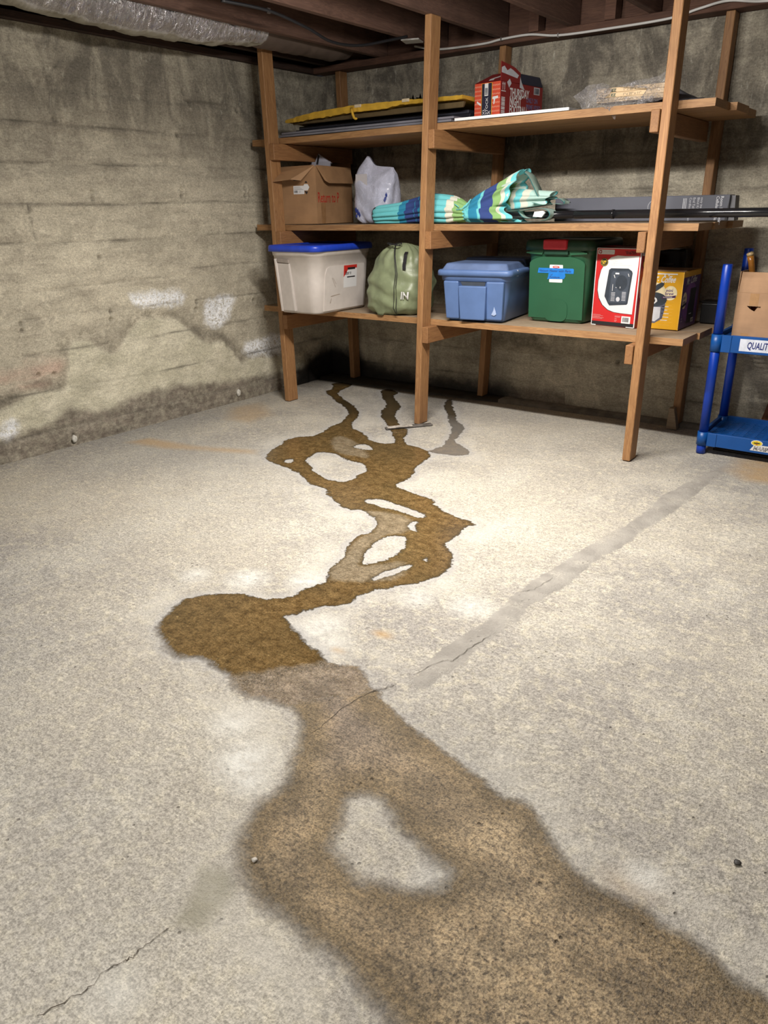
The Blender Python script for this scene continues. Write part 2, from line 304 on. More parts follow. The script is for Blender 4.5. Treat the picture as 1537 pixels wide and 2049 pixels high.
# ------------------------------------------------------------------ concrete floor and water
def floor_material(name, film):
    t = NT(name); P = t.pos()
    n1 = t.noise(P, 0.9, 4, 0.55); n2 = t.noise(P, 3.2, 5, 0.6); n3 = t.noise(P, 26, 4, 0.65); n4 = t.noise(P, 95, 3, 0.6)
    n5 = t.noise(P, 330, 2, 0.6)
    grey = t.attr('grey')
    c = t.mix(t.ramp(n1, 0.38, 0.62), (0.36, 0.335, 0.30), (0.47, 0.43, 0.36))
    c = t.mix(t.ramp(n2, 0.42, 0.66, 0.0, 0.7), c, (0.55, 0.515, 0.44))
    c = t.mix(t.ramp(n3, 0.45, 0.68, 0.0, 0.55), c, (0.66, 0.60, 0.46))
    c = t.mix(t.math('MULTIPLY', grey, 0.75), c, (0.30, 0.30, 0.29))
    c = t.mix(t.ramp(n4, 0.56, 0.72, 0.0, 0.5), c, (0.20, 0.18, 0.15))
    c = t.mix(t.ramp(n5, 0.62, 0.74, 0.0, 0.6), c, (0.13, 0.11, 0.09))
    # trowel scratches: pale streaks running several ways
    for ang, thr in ((0.5, 0.66), (-0.75, 0.675), (1.3, 0.68), (2.2, 0.68)):
        mp = t.n('ShaderNodeMapping'); t.l(P, mp.inputs[0]); mp.inputs['Rotation'].default_value = (0, 0, ang)
        mp.inputs['Scale'].default_value = (9, 60, 1)
        s_ = t.noise(mp.outputs[0], 1.3, 4, 0.65, 1.2)
        c = t.mix(t.ramp(s_, thr, thr+0.06, 0.0, 0.42), c, (0.74, 0.70, 0.58))
    # grit and drag marks of the worn surface
    gr_ = t.math('MULTIPLY', t.math('ADD', t.noise(P, 210, 2, 0.5), t.noise(P, 85, 4, 0.65)), 0.5); gm = t.ramp(gr_, 0.40, 0.60, 0.0, 1.0, False)
    dr_ = []
    for ang in (0.9, -0.35):
        mp = t.n('ShaderNodeMapping'); t.l(P, mp.inputs[0]); mp.inputs['Rotation'].default_value = (0, 0, ang); mp.inputs['Scale'].default_value = (22, 120, 1)
        dr_.append(t.noise(mp.outputs[0], 1.0, 4, 0.7, 0.8))
    dm = t.ramp(t.math('MULTIPLY', t.math('ADD', dr_[0], dr_[1]), 0.5), 0.36, 0.64, 0.0, 1.0, False)
    gd = t.mixf(gm, 0.70, 1.25); gd = t.math('MULTIPLY', gd, t.mixf(dm, 0.84, 1.14))
    c = t.mix(1.0, c, gd, 'MULTIPLY')
    # small pits
    pv = t.vor(P, 34); pm = t.noise(P, 7, 2)
    pit = t.math('MULTIPLY', t.ramp(pv, 0.05, 0.16, 1.0, 0.0), t.ramp(pm, 0.56, 0.62))
    c = t.mix(t.math('MULTIPLY', pit, 0.7), c, (0.09, 0.075, 0.06))
    # repaired strip, rust, pale salts
    ed = t.math('MULTIPLY', t.math('SUBTRACT', t.noise(P, 17, 5, 0.65), 0.5), 0.055)
    wob = t.math('ADD', ed, t.math('MULTIPLY', t.math('SUBTRACT', t.noise(P, 80, 4), 0.5), 0.022))
    pa = t.math('ADD', t.attr('patch'), wob)
    pf = t.ramp(pa, -0.004, 0.004, 1.0, 0.0)
    pc = t.mix(t.ramp(t.noise(P, 9, 4), 0.35, 0.65), (0.28, 0.26, 0.23), (0.37, 0.345, 0.305))
    c = t.mix(t.math('MULTIPLY', pf, t.ramp(t.noise(P, 13, 3), 0.32, 0.5, 0.35, 0.95)), c, pc)
    c = t.mix(t.math('MULTIPLY', t.attr('rust'), t.ramp(n2, 0.3, 0.65, 0.45, 0.95)), c, (0.47, 0.30, 0.13))
    c = t.mix(t.math('MULTIPLY', t.attr('salt'), t.ramp(n3, 0.3, 0.6, 0.35, 1.0)), c, (0.78, 0.78, 0.74))
    c = t.mix(t.math('MULTIPLY', t.attr('green'), 0.75), c, (0.235, 0.22, 0.155))
    # wetness
    w = t.math('ADD', t.attr('wet'), wob)
    soft = t.attr('soft')
    wet = t.ramp(w, t.math('MULTIPLY', soft, -1.0), soft, 1.0, 0.0)
    far = t.ramp(t.math('ADD', t.attr('yy'), t.math('MULTIPLY', ed, 1.2)), 0.165, 0.205)
    sand = t.math('MULTIPLY', t.ramp(t.math('ADD', t.attr('yy'), ed), -0.008, 0.012), t.math('SUBTRACT', 1.0, far))
    rim = t.math('MULTIPLY', t.ramp(w, 0.0, 0.05, 1.0, 0.0), t.mixf(far, 0.22, 0.6))
    c = t.mix(rim, c, (0.43, 0.42, 0.41))
    halo = t.math('MULTIPLY', t.ramp(w, 0.015, 0.055), t.ramp(w, 0.06, 0.16, 1.0, 0.0))
    c = t.mix(t.math('MULTIPLY', halo, t.ramp(n2, 0.40, 0.66, 0.0, 0.5)), c, (0.56, 0.53, 0.47))
    wa = t.mix(t.ramp(n3, 0.3, 0.7), (0.095, 0.057, 0.020), (0.195, 0.125, 0.050))
    wa = t.mix(t.ramp(n2, 0.4, 0.7, 0.0, 0.6), wa, (0.085, 0.060, 0.026))
    wa = t.mix(t.ramp(n4, 0.64, 0.72, 0.0, 0.5), wa, (0.42, 0.33, 0.15))
    lw = t.ramp(t.math('ADD', t.attr('lightw'), wob), -0.02, 0.015, 1.0, 0.0)
    wa = t.mix(t.math('MULTIPLY', lw, 0.55), wa, t.mix(t.ramp(n3, 0.35, 0.65), (0.22, 0.18, 0.12), (0.33, 0.28, 0.20)))
    wb = t.mix(t.ramp(n2, 0.38, 0.62), (0.165, 0.120, 0.068), (0.25, 0.19, 0.115))
    wb = t.mix(t.ramp(n3, 0.44, 0.68, 0.0, 0.7), wb, (0.27, 0.195, 0.11))
    wb = t.mix(t.ramp(n4, 0.52, 0.66, 0.0, 0.75), wb, (0.055, 0.040, 0.026))
    wb = t.mix(t.ramp(n5, 0.60, 0.70, 0.0, 0.55), wb, (0.34, 0.28, 0.17))
    wb = t.mix(t.math('MULTIPLY', pit, 0.8), wb, (0.03, 0.022, 0.015))
    ws = t.mix(t.ramp(n3, 0.4, 0.65), (0.125, 0.095, 0.06), (0.20, 0.155, 0.105))
    wb = t.mix(t.ramp(w, -0.11, -0.01, 0.0, 0.65), wb, (0.105, 0.074, 0.034))
    wb = t.mix(t.math('MULTIPLY', t.ramp(t.attr('yy'), -0.42, -0.10), t.ramp(w, -0.12, -0.05, 0.75, 0.0)), wb, (0.175, 0.138, 0.105))
    pt_ = t.ramp(t.noise(P, 7.5, 5, 0.65), 0.36, 0.64, 0.72, 1.18)
    gw = t.math('MULTIPLY', t.math('MULTIPLY', t.mixf(gm, 0.70, 1.85), pt_), t.mixf(dm, 0.80, 1.2))
    wb = t.mix(1.0, wb, gw, 'MULTIPLY'); ws = t.mix(1.0, ws, gw, 'MULTIPLY')
    wa = t.mix(1.0, wa, t.math('MULTIPLY', t.mixf(gm, 0.62, 1.38), t.mixf(dm, 0.78, 1.2)), 'MULTIPLY')
    wa = t.mix(t.ramp(w, -0.022, -0.002, 0.0, 0.55), wa, (0.06, 0.042, 0.016))
    wc = t.mix(far, wb, wa); wc = t.mix(sand, wc, ws)
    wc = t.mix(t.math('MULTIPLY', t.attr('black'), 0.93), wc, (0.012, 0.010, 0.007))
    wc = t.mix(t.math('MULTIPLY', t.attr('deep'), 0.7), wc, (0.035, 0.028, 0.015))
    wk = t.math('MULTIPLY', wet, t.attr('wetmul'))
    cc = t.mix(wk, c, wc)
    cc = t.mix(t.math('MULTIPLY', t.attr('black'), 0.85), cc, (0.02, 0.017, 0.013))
    rw = t.mixf(far, 0.62, t.mixf(lw, 0.12, 0.3)); rw = t.mixf(sand, rw, 0.16)
    rough = t.mixf(wk, 0.88, rw)
    h = t.math('ADD', t.math('MULTIPLY', n4, 0.7), t.math('ADD', t.math('MULTIPLY', n5, 0.35), t.math('MULTIPLY', n3, 0.5)))
    h = t.math('SUBTRACT', t.math('ADD', h, t.math('MULTIPLY', gr_, 0.9)), t.math('MULTIPLY', pit, 0.8))
    hs = t.math('MULTIPLY', h, t.mixf(t.math('MULTIPLY', wk, far), 1.0, 0.10))
    nm = t.bump(hs, 0.75, 0.007)
    t.out(cc, rough, nm)
    if film:
        t.l(wet if film == 1 else wk, t.b.inputs['Alpha'])
    return t.m
def grid_mesh(name, xs, ys, zf, keep=None):
    X, Y = np.meshgrid(xs, ys); Z = zf(X, Y); ny, nx = X.shape
    co = np.stack([X.ravel(), Y.ravel(), Z.ravel()], 1)
    idx = np.arange(nx*ny).reshape(ny, nx)
    q = np.stack([idx[:-1, :-1], idx[:-1, 1:], idx[1:, 1:], idx[1:, :-1]], -1)
    if keep is not None:
        k, pk = keep(X, Y); kk = (k[:-1, :-1] | k[:-1, 1:] | k[1:, 1:] | k[1:, :-1]) & pk[:-1, :-1]; q = q[kk]
    q = q.reshape(-1, 4)
    used = np.unique(q); remap = np.full(nx*ny, -1); remap[used] = np.arange(len(used))
    co = co[used]; q = remap[q]
    me = bpy.data.meshes.new(name)
    me.vertices.add(len(co)); me.vertices.foreach_set('co', co.ravel())
    me.loops.add(q.size); me.loops.foreach_set('vertex_index', q.ravel().astype(np.int32))
    me.polygons.add(len(q)); me.polygons.foreach_set('loop_start', np.arange(0, q.size, 4, dtype=np.int32))
    me.update(calc_edges=True); me.validate()
    return me, co[:, 0], co[:, 1], co
def set_attr(me, name, v):
    a = me.attributes.new(name, 'FLOAT', 'POINT'); a.data.foreach_set('value', np.asarray(v, dtype=np.float32))
def bell(s, r): return np.clip(1-s/r, 0, 1)
def wet_sd(X, Y):
    s = sdf(WET[0], X, Y)
    for i in ISL: s = np.maximum(s, -sdf(i, X, Y))
    s3 = sdf(WET3[0], X, Y)
    return np.minimum(s, s3), s, s3
def TR(X, Y):
    # signed distance (m) beyond the hairline crack that ends the standing water
    return (X+1.224)*(-0.779)+(Y-1.215)*0.627
def floor_attrs(me, X, Y):
    w, s, s3 = wet_sd(X, Y)
    set_attr(me, 'wet', w); set_attr(me, 'yy', TR(X, Y))
    set_attr(me, 'soft', np.interp(Y, [0.3, 1.15, 1.32, 1.6, 4.5], [0.04, 0.022, 0.010, 0.003, 0.003]))
    set_attr(me, 'wetmul', np.where((s3 < s) & (s >= 0.012), np.interp(Y, [3.0, 3.9, 4.1], [0.55, 0.6, 0.95]), 1.0))
    set_attr(me, 'deep', np.interp(X, [-3.5, -3.38], [0, 1])*np.interp(Y, [3.62, 3.8], [0, 1]))
    set_attr(me, 'lightw', union(LIGHTW, X, Y)); set_attr(me, 'patch', sdf(PATCH[0], X, Y))
    r = np.maximum.reduce([np.clip(-sdf(RUSTR, X, Y)/0.10, 0, 1)*0.95, np.clip(-sdf(RUSTL, X, Y)/0.06, 0, 1)*0.65, np.clip(-sdf(RUSTL2, X, Y)/0.10, 0, 1)*0.55])
    for (x, y), rr, a in (((-1.26, 1.639), 0.03, 1.0), ((-1.316, 1.485), 0.022, 0.9), ((-0.289, 1.16), 0.05, 0.35)):
        r = np.maximum(r, a*np.clip(1.2-np.hypot((X-x)*0.7, (Y-y)*1.2)/rr, 0, 1))
    set_attr(me, 'rust', r)
    salt = np.zeros(X.shape)
    for x, y, rr, a in ((-1.311, 1.057, 0.06, 0.7), (-1.18, 0.97, 0.075, 0.9), (-1.12, 0.93, 0.05, 0.8), (-0.27, 1.20, 0.035, 0.9), (-1.45, 1.554, 0.08, 0.7), (-1.36, 1.50, 0.06, 0.6),
                        (-1.306, 1.9, 0.06, 0.5), (-1.12, 1.95, 0.07, 0.6), (-2.084, 1.571, 0.05, 0.6), (-1.9, 1.66, 0.07, 0.8), (-1.7, 1.78, 0.07, 0.8), (-0.6, 0.95, 0.05, 0.5), (-0.92, 0.42, 0.05, 0.4)):
        salt = np.maximum(salt, a*np.clip(1-np.hypot(X-x, Y-y)/rr/1.5, 0, 1))
    g = fbm(X, Y, 1.1, 3)
    set_attr(me, 'salt', salt)
    gr = np.clip(0.35+g*0.9, 0, 1)*np.interp(X, [-4, -2.6, -1.9, -0.9, 0], [1.0, 0.8, 0.25, 0.1, 0.1]) + 0.55*np.clip(g+0.25, 0, 1)*np.interp(Y, [2.8, 3.5], [0, 1])
    gr = gr + 0.5*np.clip(1-np.hypot(X+0.7, Y-1.25)/0.35, 0, 1)
    gr += 0.35*np.interp(Y, [0.6, 1.1], [1, 0])*np.interp(X, [-1.0, -0.8], [1, 0.2])
    set_attr(me, 'grey', np.clip(gr, 0, 1))
    set_attr(me, 'green', np.clip(-sdf(GREEN, X, Y)/0.03+0.3, 0, 1))
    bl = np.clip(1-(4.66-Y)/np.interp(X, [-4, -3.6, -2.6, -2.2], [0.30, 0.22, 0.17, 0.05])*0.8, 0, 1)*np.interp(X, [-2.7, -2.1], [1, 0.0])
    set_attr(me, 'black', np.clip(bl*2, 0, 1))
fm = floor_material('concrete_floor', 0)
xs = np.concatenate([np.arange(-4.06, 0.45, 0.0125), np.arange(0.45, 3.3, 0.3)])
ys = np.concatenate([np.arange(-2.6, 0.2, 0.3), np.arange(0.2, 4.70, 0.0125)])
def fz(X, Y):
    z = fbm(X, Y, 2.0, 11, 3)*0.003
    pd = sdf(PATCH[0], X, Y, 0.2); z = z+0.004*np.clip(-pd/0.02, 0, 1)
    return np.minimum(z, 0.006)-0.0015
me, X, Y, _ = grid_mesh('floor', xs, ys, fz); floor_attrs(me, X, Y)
fl = link('floor', me, fm, None, True); fl['kind'] = 'structure'
# standing water: the amber stream from the wall, and the damp area in front of it
def film(name, mat, pick, label, cat, marg):
    xs = np.arange(-4.02, 0.45, 0.0125); ys = np.arange(0.2, 4.62, 0.0125)
    def kp(X, Y):
        w, s, s3 = wet_sd(X, Y); return (w < marg), pick(X, Y, s, s3)
    me, X, Y, _ = grid_mesh(name, xs, ys, lambda X, Y: fz(X, Y)+0.0012, kp); floor_attrs(me, X, Y)
    o = link(name, me, mat, None, True); tag(o, label, cat); return o
fw_ = floor_material('water_film', 2)
film('water_stream', fw_, lambda X, Y, s, s3: (TR(X, Y) >= 0.0) & ((s <= s3) | (s < 0.012)), 'amber stream and pool of shallow water winding across the concrete from the back wall', 'water', 0.012)
film('damp_patch', fw_, lambda X, Y, s, s3: (TR(X, Y) < 0.0) & (s <= s3), 'wide brown damp patch of wet rough concrete in the foreground', 'water', 0.03)
film('water_trickle', fw_, lambda X, Y, s, s3: (s3 < s) & (s > 0.01) & (Y > 2.5), 'thin drying trickle of water right of the middle front post', 'water', 0.012)
crack_m = plain('crack_dark', (0.07, 0.055, 0.04), 0.9)
for l in CRACKS+[CRK]:
    bm = bmesh.new(); pts = []
    for (x0, y0), (x1, y1) in zip(l[:-1], l[1:]):
        for k in range(6):
            u = k/6; pts.append((x0+(x1-x0)*u+random.uniform(-.004, .004), y0+(y1-y0)*u+random.uniform(-.004, .004)))
    pts.append(l[-1]); prev = None
    for i, (x, y) in enumerate(pts):
        w_ = 0.0008*(0.3+random.random()) if 0 < i < len(pts)-1 else 0.0002
        x1, y1 = pts[min(i+1, len(pts)-1)]; x0, y0 = pts[max(i-1, 0)]
        tx, ty = x1-x0, y1-y0; L = math.hypot(tx, ty)+1e-9; nx, ny = -ty/L*w_, tx/L*w_
        z = float(fz(np.array([x]), np.array([y]))[0])+0.0022
        a, b = bm.verts.new((x+nx, y+ny, z)), bm.verts.new((x-nx, y-ny, z))
        if prev: bm.faces.new((prev[0], prev[1], b, a))
        prev = (a, b)
    build('crack', bm, crack_m, fl)
# ------------------------------------------------------------------ concrete walls
def wall_material(name):
    t = NT(name); P = t.pos()
    st = t.sc(P, (1.0, 1.0, 6.0))
    n1 = t.noise(P, 1.6, 4); n2 = t.noise(st, 3.0, 5, 0.62); n3 = t.noise(P, 22, 4, 0.65); n4 = t.noise(P, 110, 3)
    dr = t.noise(t.sc(P, (5, 5, 2.2)), 1.0, 6, 0.7, 0.6)
    c = t.mix(t.ramp(n1, 0.35, 0.65), (0.47, 0.43, 0.335), (0.60, 0.55, 0.43))
    c = t.mix(t.ramp(n2, 0.42, 0.68, 0.0, 0.6), c, (0.36, 0.32, 0.25))
    c = t.mix(t.ramp(n3, 0.5, 0.7, 0.0, 0.45), c, (0.68, 0.63, 0.50))
    c = t.mix(t.ramp(n4, 0.6, 0.75, 0.0, 0.45), c, (0.19, 0.165, 0.125))
    c = t.mix(t.math('MULTIPLY', t.attr('upper'), t.ramp(dr, 0.38, 0.62, 0.35, 0.92)), c, (0.15, 0.135, 0.11))  # dark upper stains, deepened to paint in the dimmer light near the ceiling
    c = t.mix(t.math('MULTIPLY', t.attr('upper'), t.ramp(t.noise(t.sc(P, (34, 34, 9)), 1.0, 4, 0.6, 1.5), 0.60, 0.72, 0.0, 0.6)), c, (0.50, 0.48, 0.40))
    wob = t.math('ADD', t.math('MULTIPLY', t.math('SUBTRACT', t.noise(P, 12, 4), 0.5), 0.10), t.math('MULTIPLY', t.math('SUBTRACT', n4, 0.5), 0.02))
    lp = t.ramp(t.math('ADD', t.attr('low'), t.math('MULTIPLY', wob, 0.4)), -0.012, 0.012, 1.0, 0.0)
    lpc = t.mix(t.ramp(t.noise(P, 5, 4), 0.4, 0.65), (0.56, 0.53, 0.40), (0.68, 0.64, 0.50))
    c = t.mix(t.math('MULTIPLY', lp, 0.8), c, lpc)
    # dark fretted edge of the plaster
    eg = t.math('MULTIPLY', t.ramp(t.math('ADD', t.attr('low'), wob), -0.01, 0.03), t.ramp(t.math('ADD', t.attr('low'), wob), 0.03, 0.11, 1.0, 0.0))
    c = t.mix(t.math('MULTIPLY', eg, t.ramp(n3, 0.35, 0.6, 0.1, 0.7)), c, (0.24, 0.215, 0.16))
    dk = t.ramp(t.math('ADD', t.attr('dark'), wob), -0.05, 0.03, 1.0, 0.0)
    c = t.mix(t.math('MULTIPLY', dk, t.ramp(n3, 0.35, 0.6, 0.4, 0.9)), c, (0.165, 0.145, 0.11))
    pk = t.ramp(t.math('ADD', t.attr('pink'), wob), -0.08, 0.03, 1.0, 0.0)
    c = t.mix(t.math('MULTIPLY', pk, t.ramp(n2, 0.3, 0.6, 0.25, 0.75)), c, (0.58, 0.42, 0.33))
    ef = t.ramp(t.math('ADD', t.attr('eff'), wob), -0.03, 0.03, 1.0, 0.0)
    c = t.mix(t.math('MULTIPLY', ef, t.ramp(t.noise(P, 55, 4, 0.7), 0.38, 0.52, 0.2, 1.0)), c, (0.92, 0.94, 0.96))
    bd = t.ramp(t.math('ADD', t.attr('base'), t.math('MULTIPLY', wob, 0.7)), -0.03, 0.03, 1.0, 0.0)
    c = t.mix(t.math('MULTIPLY', bd, t.ramp(n3, 0.3, 0.65, 0.6, 0.95)), c, t.mix(t.ramp(n2, 0.4, 0.6), (0.13, 0.105, 0.083), (0.21, 0.175, 0.14)))
    c = t.mix(t.math('MULTIPLY', t.attr('line'), t.ramp(n2, 0.35, 0.6, 0.15, 0.85)), c, (0.10, 0.09, 0.07))
    bk = t.ramp(t.math('ADD', t.attr('black'), wob), 0.015, 0.17, 1.0, 0.0)
    c = t.mix(bk, c, (0.012, 0.011, 0.010))
    gr = t.ramp(t.math('MULTIPLY', t.math('ADD', t.noise(P, 150, 2), t.noise(t.sc(P, (1, 1, 2.2)), 48, 4, 0.65)), 0.5), 0.38, 0.62, 0.74, 1.22, False)
    bl_ = t.ramp(t.noise(t.sc(P, (1, 1, 1.8)), 5.5, 5, 0.7, 0.8), 0.36, 0.66, 1.08, 0.86)
    c = t.mix(1.0, c, t.math('MULTIPLY', gr, bl_), 'MULTIPLY')
    h = t.math('ADD', t.math('MULTIPLY', n3, 0.6), t.math('ADD', t.math('MULTIPLY', n4, 0.35), t.math('MULTIPLY', n2, 0.8)))
    rough = t.mixf(bk, 0.92, 0.5)
    return t.out(c, rough, t.bump(h, 0.6, 0.008))
wm = wall_material('board_formed_concrete')
def wall(name, us, zs, lines, holes, place, attrs, seed, low=None):
    U, Zz = np.meshgrid(us, zs)
    me, u, z, co = grid_mesh(name, us, zs, lambda a, b: a*0)
    ln = strokes(lines, u, z + fbm(u, z, 3, seed)*0.012, 0.4)
    n = fbm(u, z, 5, seed+1)
    depth = -0.004*np.exp(-(ln/0.006)**2)*(0.3+np.clip(n+0.5, 0, 1)) + fbm(u, z*3, 2.2, seed+2)*0.006 + fbm(u, z, 28, seed+5, 2)*0.0035
    # form boards stand a little proud of each other
    bd = np.floor((z+0.09)/0.195); rng = np.random.RandomState(seed); off = rng.rand(40)*0.006
    depth = depth + off[np.clip(bd.astype(int)+2, 0, 39)]
    if low is not None:
        lw = sdf(low, u, z); depth += 0.012*np.clip(-lw/0.03+0.5+fbm(u, z, 14, 5)*1.5, 0, 1)
    for hu, hz in holes:
        r = np.hypot(u-hu, (z-hz)*0.8); depth += -0.022*np.exp(-(r/0.010)**2)+0.006*np.exp(-((r-0.02)/0.01)**2)
    c = place(u, z, depth)
    me.vertices.foreach_set('co', np.stack(c, 1).ravel())
    at = attrs(u, z)
    hl = np.zeros(u.shape)
    for hu, hz in holes: hl = np.maximum(hl, np.exp(-(np.hypot(u-hu, z-hz)/0.012)**2))
    at['line'] = np.clip(np.exp(-(ln/0.0065)**2)*np.clip(0.55+fbm(u, z, 4, seed+9)*1.3, 0.1, 1)+0.30*np.exp(-(ln/0.03)**2)*np.clip(fbm(u, z, 3, seed+12)*2, 0, 1)+hl, 0, 1)
    for k in ('low', 'dark', 'pink', 'eff', 'base', 'black', 'upper'): set_attr(me, k, at.get(k, np.full(u.shape, 0.5 if k != 'upper' else 0.0)))
    set_attr(me, 'line', at['line'])
    me.update()
    o = link(name, me, wm, None, True); o['kind'] = 'structure'; return o
def ext(l, a, b):
    (x0, z0), (x1, z1) = l[0], l[-1]; k = (z1-z0)/(x1-x0); return [(a, z0+k*(a-x0)), (x0, z0)]+[tuple(p) for p in l[1:]]+[(b, z1+k*0.3*(b-x1))]
L_ = [ext([tuple(p) for p in l], 1.3, 4.6) if i not in (2, 5, 9) else [tuple(p) for p in l] for i, l in enumerate(LLINES)]
LH = [tuple(h) for h in LHOLES]+[(3.3, 1.69), (3.38, 1.93), (3.42, 1.87), (3.8, 1.86), (2.5, 1.72)]
wall('wall_left', np.concatenate([np.arange(-2.6, 1.9, 0.15), np.arange(1.9, 4.68, 0.009)]), np.arange(-0.02, 2.145, 0.009),
     L_+[[(2.28, 1.13), (2.27, 1.31)], [(2.3, 0.94), (2.29, 1.12)], [(2.0, 0.54), (4.4, 0.55)]], LH, lambda u, z, d: (XW+d-0.004, u, z),
     lambda u, z: dict(low=sdf(LOWP[0], u, z), dark=union(DARKW, u, z), pink=union(PINK, u, z), eff=union(EFF, u, z), base=sdf(BASED[0], u, z),
                       black=sdf(BLB[0], u, z), upper=np.interp(z, [1.30, 1.85], [0, 0.95])), 21, LOWP[0])  # upper: stain plus painted dimming toward the wall top
Bl = [[tuple(p) for p in l] for l in BLINES[1:]]
wall('wall_back', np.concatenate([np.arange(-4.06, -0.2, 0.010), np.arange(-0.2, 3.3, 0.25)]), np.arange(-0.02, 2.145, 0.010),
     Bl+[[(-4.0, 0.52), (-0.3, 0.54)], [(-4.0, 0.72), (-0.3, 0.73)], [(-4, 1.52), (-0.3, 1.53)], [(-4, 1.31), (-0.3, 1.33)], [(-4.0, 1.10), (-0.3, 1.11)], [(-4, 0.92), (-0.3, 0.93)], [(-4, 1.93), (-0.3, 1.94)], [(-4.0, 0.14), (-0.3, 0.16)], [(-4, 1.74), (-0.3, 1.76)], [(-3.9, 1.6), (-3.9, 2.12)], [(-2.2, 1.6), (-2.19, 2.1)]],
     [(-1.66, 0.34), (-2.02, 1.86), (-2.02, 1.80), (-1.15, 1.26), (-2.1, 1.44)], lambda u, z, d: (u, YW+0.025-d, z),
     lambda u, z: dict(black=sdf(BBLACK[0], u, z), upper=np.interp(z, [1.35, 1.6], [0.5, 1.15])*np.interp(u, [-4, -2, -0.8], [1.1, 1.0, 0.8]),  # upper: stain plus painted dimming, offsets lamp spill on the back wall
                       dark=np.minimum(sdf([(-1.9, 0.36), (-1.2, 0.38), (-1.25, 0.46), (-1.4, 0.58), (-1.75, 0.42)], u, z), sdf([(-2.6, 0.38), (-2.1, 0.33), (-2.2, 0.48), (-2.5, 0.5)], u, z)),
                       base=np.where(u < -2.0, z-0.10, z-0.02-0*u)), 33)
o = box('wall_right', wm, None, 3.2, 3.4, -2.6, 4.7, -0.02, 2.3); o['kind'] = 'structure'
o = box('wall_front', wm, None, -4.1, 3.2, -2.8, -2.6, -0.02, 2.3); o['kind'] = 'structure'
# footing ledge along the back wall
bm = bmesh.new(); xs = np.arange(-4.0, 3.2, 0.06); prev = None
for x in xs:
    f = float(np.interp(x, [-4, -3.4, -2.4, -1.2], [4.45, 4.48, 4.54, 4.575]))+0.006*mn.noise(Vector((x*3, 0, 0))); h = 0.022+0.004*mn.noise(Vector((x*5, 2, 0)))
    r = [bm.verts.new(p) for p in ((x, f, -0.01), (x, f+0.006, h), (x, 4.66, h+0.004))]
    if prev:
        bm.faces.new((prev[0], r[0], r[1], prev[1])); bm.faces.new((prev[1], r[1], r[2], prev[2]))
    prev = r
for f_ in bm.faces:
    if f_.calc_center_median().x < -2.45: f_.material_index = 1
lg = build('footing_ledge_back', bm, [plain('ledge_concrete', (0.16, 0.145, 0.12), 0.9, 0.3, 12, 0.5), plain('ledge_wet', (0.02, 0.017, 0.013), 0.5, 0.4, 12, 0.5)], None, True); lg['kind'] = 'structure'
# ------------------------------------------------------------------ ceiling: subfloor, joists, sills
wj = wood('joist_wood', (0.095, 0.050, 0.036), (0.165, 0.090, 0.062), 'y', 0.8, 1.0, 0.5)
wjd = wood('shade_dark_wood', (0.03, 0.016, 0.012), (0.07, 0.035, 0.022), 'y', 0.85, 1.0, 0.5)  # wood colour darkened for the duct's shade on left sills; subfloor shares it
wjx = wood('sill_wood', (0.09, 0.042, 0.028), (0.16, 0.08, 0.05), 'x', 0.8, 1.0, 0.5)
bm = bmesh.new()
for i in range(52):
    y = -2.7+i*0.142; add_box(bm, -4.15, 3.3, y, y+0.138, 2.37+random.uniform(0, 0.002), 2.40)
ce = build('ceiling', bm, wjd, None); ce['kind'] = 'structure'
JX = [-3.86, -3.395, -2.925, -2.505, -2.055, -1.60, -1.16, -0.70, -0.25, 0.2, 0.65, 1.1, 1.55, 2.0, 2.45, 2.9]
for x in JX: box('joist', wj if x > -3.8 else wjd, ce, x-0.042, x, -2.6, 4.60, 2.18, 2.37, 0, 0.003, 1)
box('rim_joist', wjx, ce, -4.1, 3.2, 4.62, 4.66, 2.185, 2.37)
o = box('sill_plate', wjx, ce, -4.0, 3.2, 4.53, 4.68, 2.142, 2.18, 0, 0.003, 1)
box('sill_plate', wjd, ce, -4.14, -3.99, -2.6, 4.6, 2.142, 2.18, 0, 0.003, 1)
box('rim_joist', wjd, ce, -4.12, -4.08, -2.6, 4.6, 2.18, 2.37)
for x in (-2.3, -1.85):
    box('blocking', wjx, ce, x-0.03, x+0.03, 4.52, 4.60, 2.18, 2.36)
# ------------------------------------------------------------------ timber shelving
WP = wood('post_wood', (0.25, 0.118, 0.046), (0.42, 0.225, 0.092), 'z')
WBd = wood('board_wood', (0.26, 0.130, 0.052), (0.43, 0.24, 0.10), 'x')
WTop = wood('worn_board_wood', (0.24, 0.17, 0.11), (0.40, 0.31, 0.21), 'x', 0.75)
WBr = wood('bearer_wood', (0.23, 0.105, 0.040), (0.36, 0.18, 0.07), 'y')
sh = thing('timber_shelving', 'tall rough timber shelving with three plank shelves against the back wall', 'shelving')
POST = [((-3.725, -3.767), 0.042), ((-2.610, -2.537), 0.040), ((-1.275, -1.261), 0.042)]
def px(i, z): (a, b), w = POST[i]; return a+(b-a)*z/2.18
for i in range(3):
    (a, b), w = POST[i]
    box('post', WP, sh, a, a+w, 3.765, 3.857, 0.003, 2.18, 0, 0.003, 1, top=(b-a, b-a, 0, 0))
for a, b, w in ((-3.765, -3.81, 0.042), (-2.613, -2.530, 0.042), (-1.266, -1.256, 0.044)):
    box('post', WP, sh, a, a+w, 4.548, 4.628, 0.026, 2.14, 0, 0.003, 1, top=(b-a, b-a, 0, 0))
box('foot_block', WTop, sh, -1.279, -1.215, 4.500, 4.546, 0.003, 0.13, 0, 0.002, 1, top=(0.004, -0.03, 0, 0))
ZB, ZM, ZT = 0.640, 1.172, 1.688
TH = 0.038
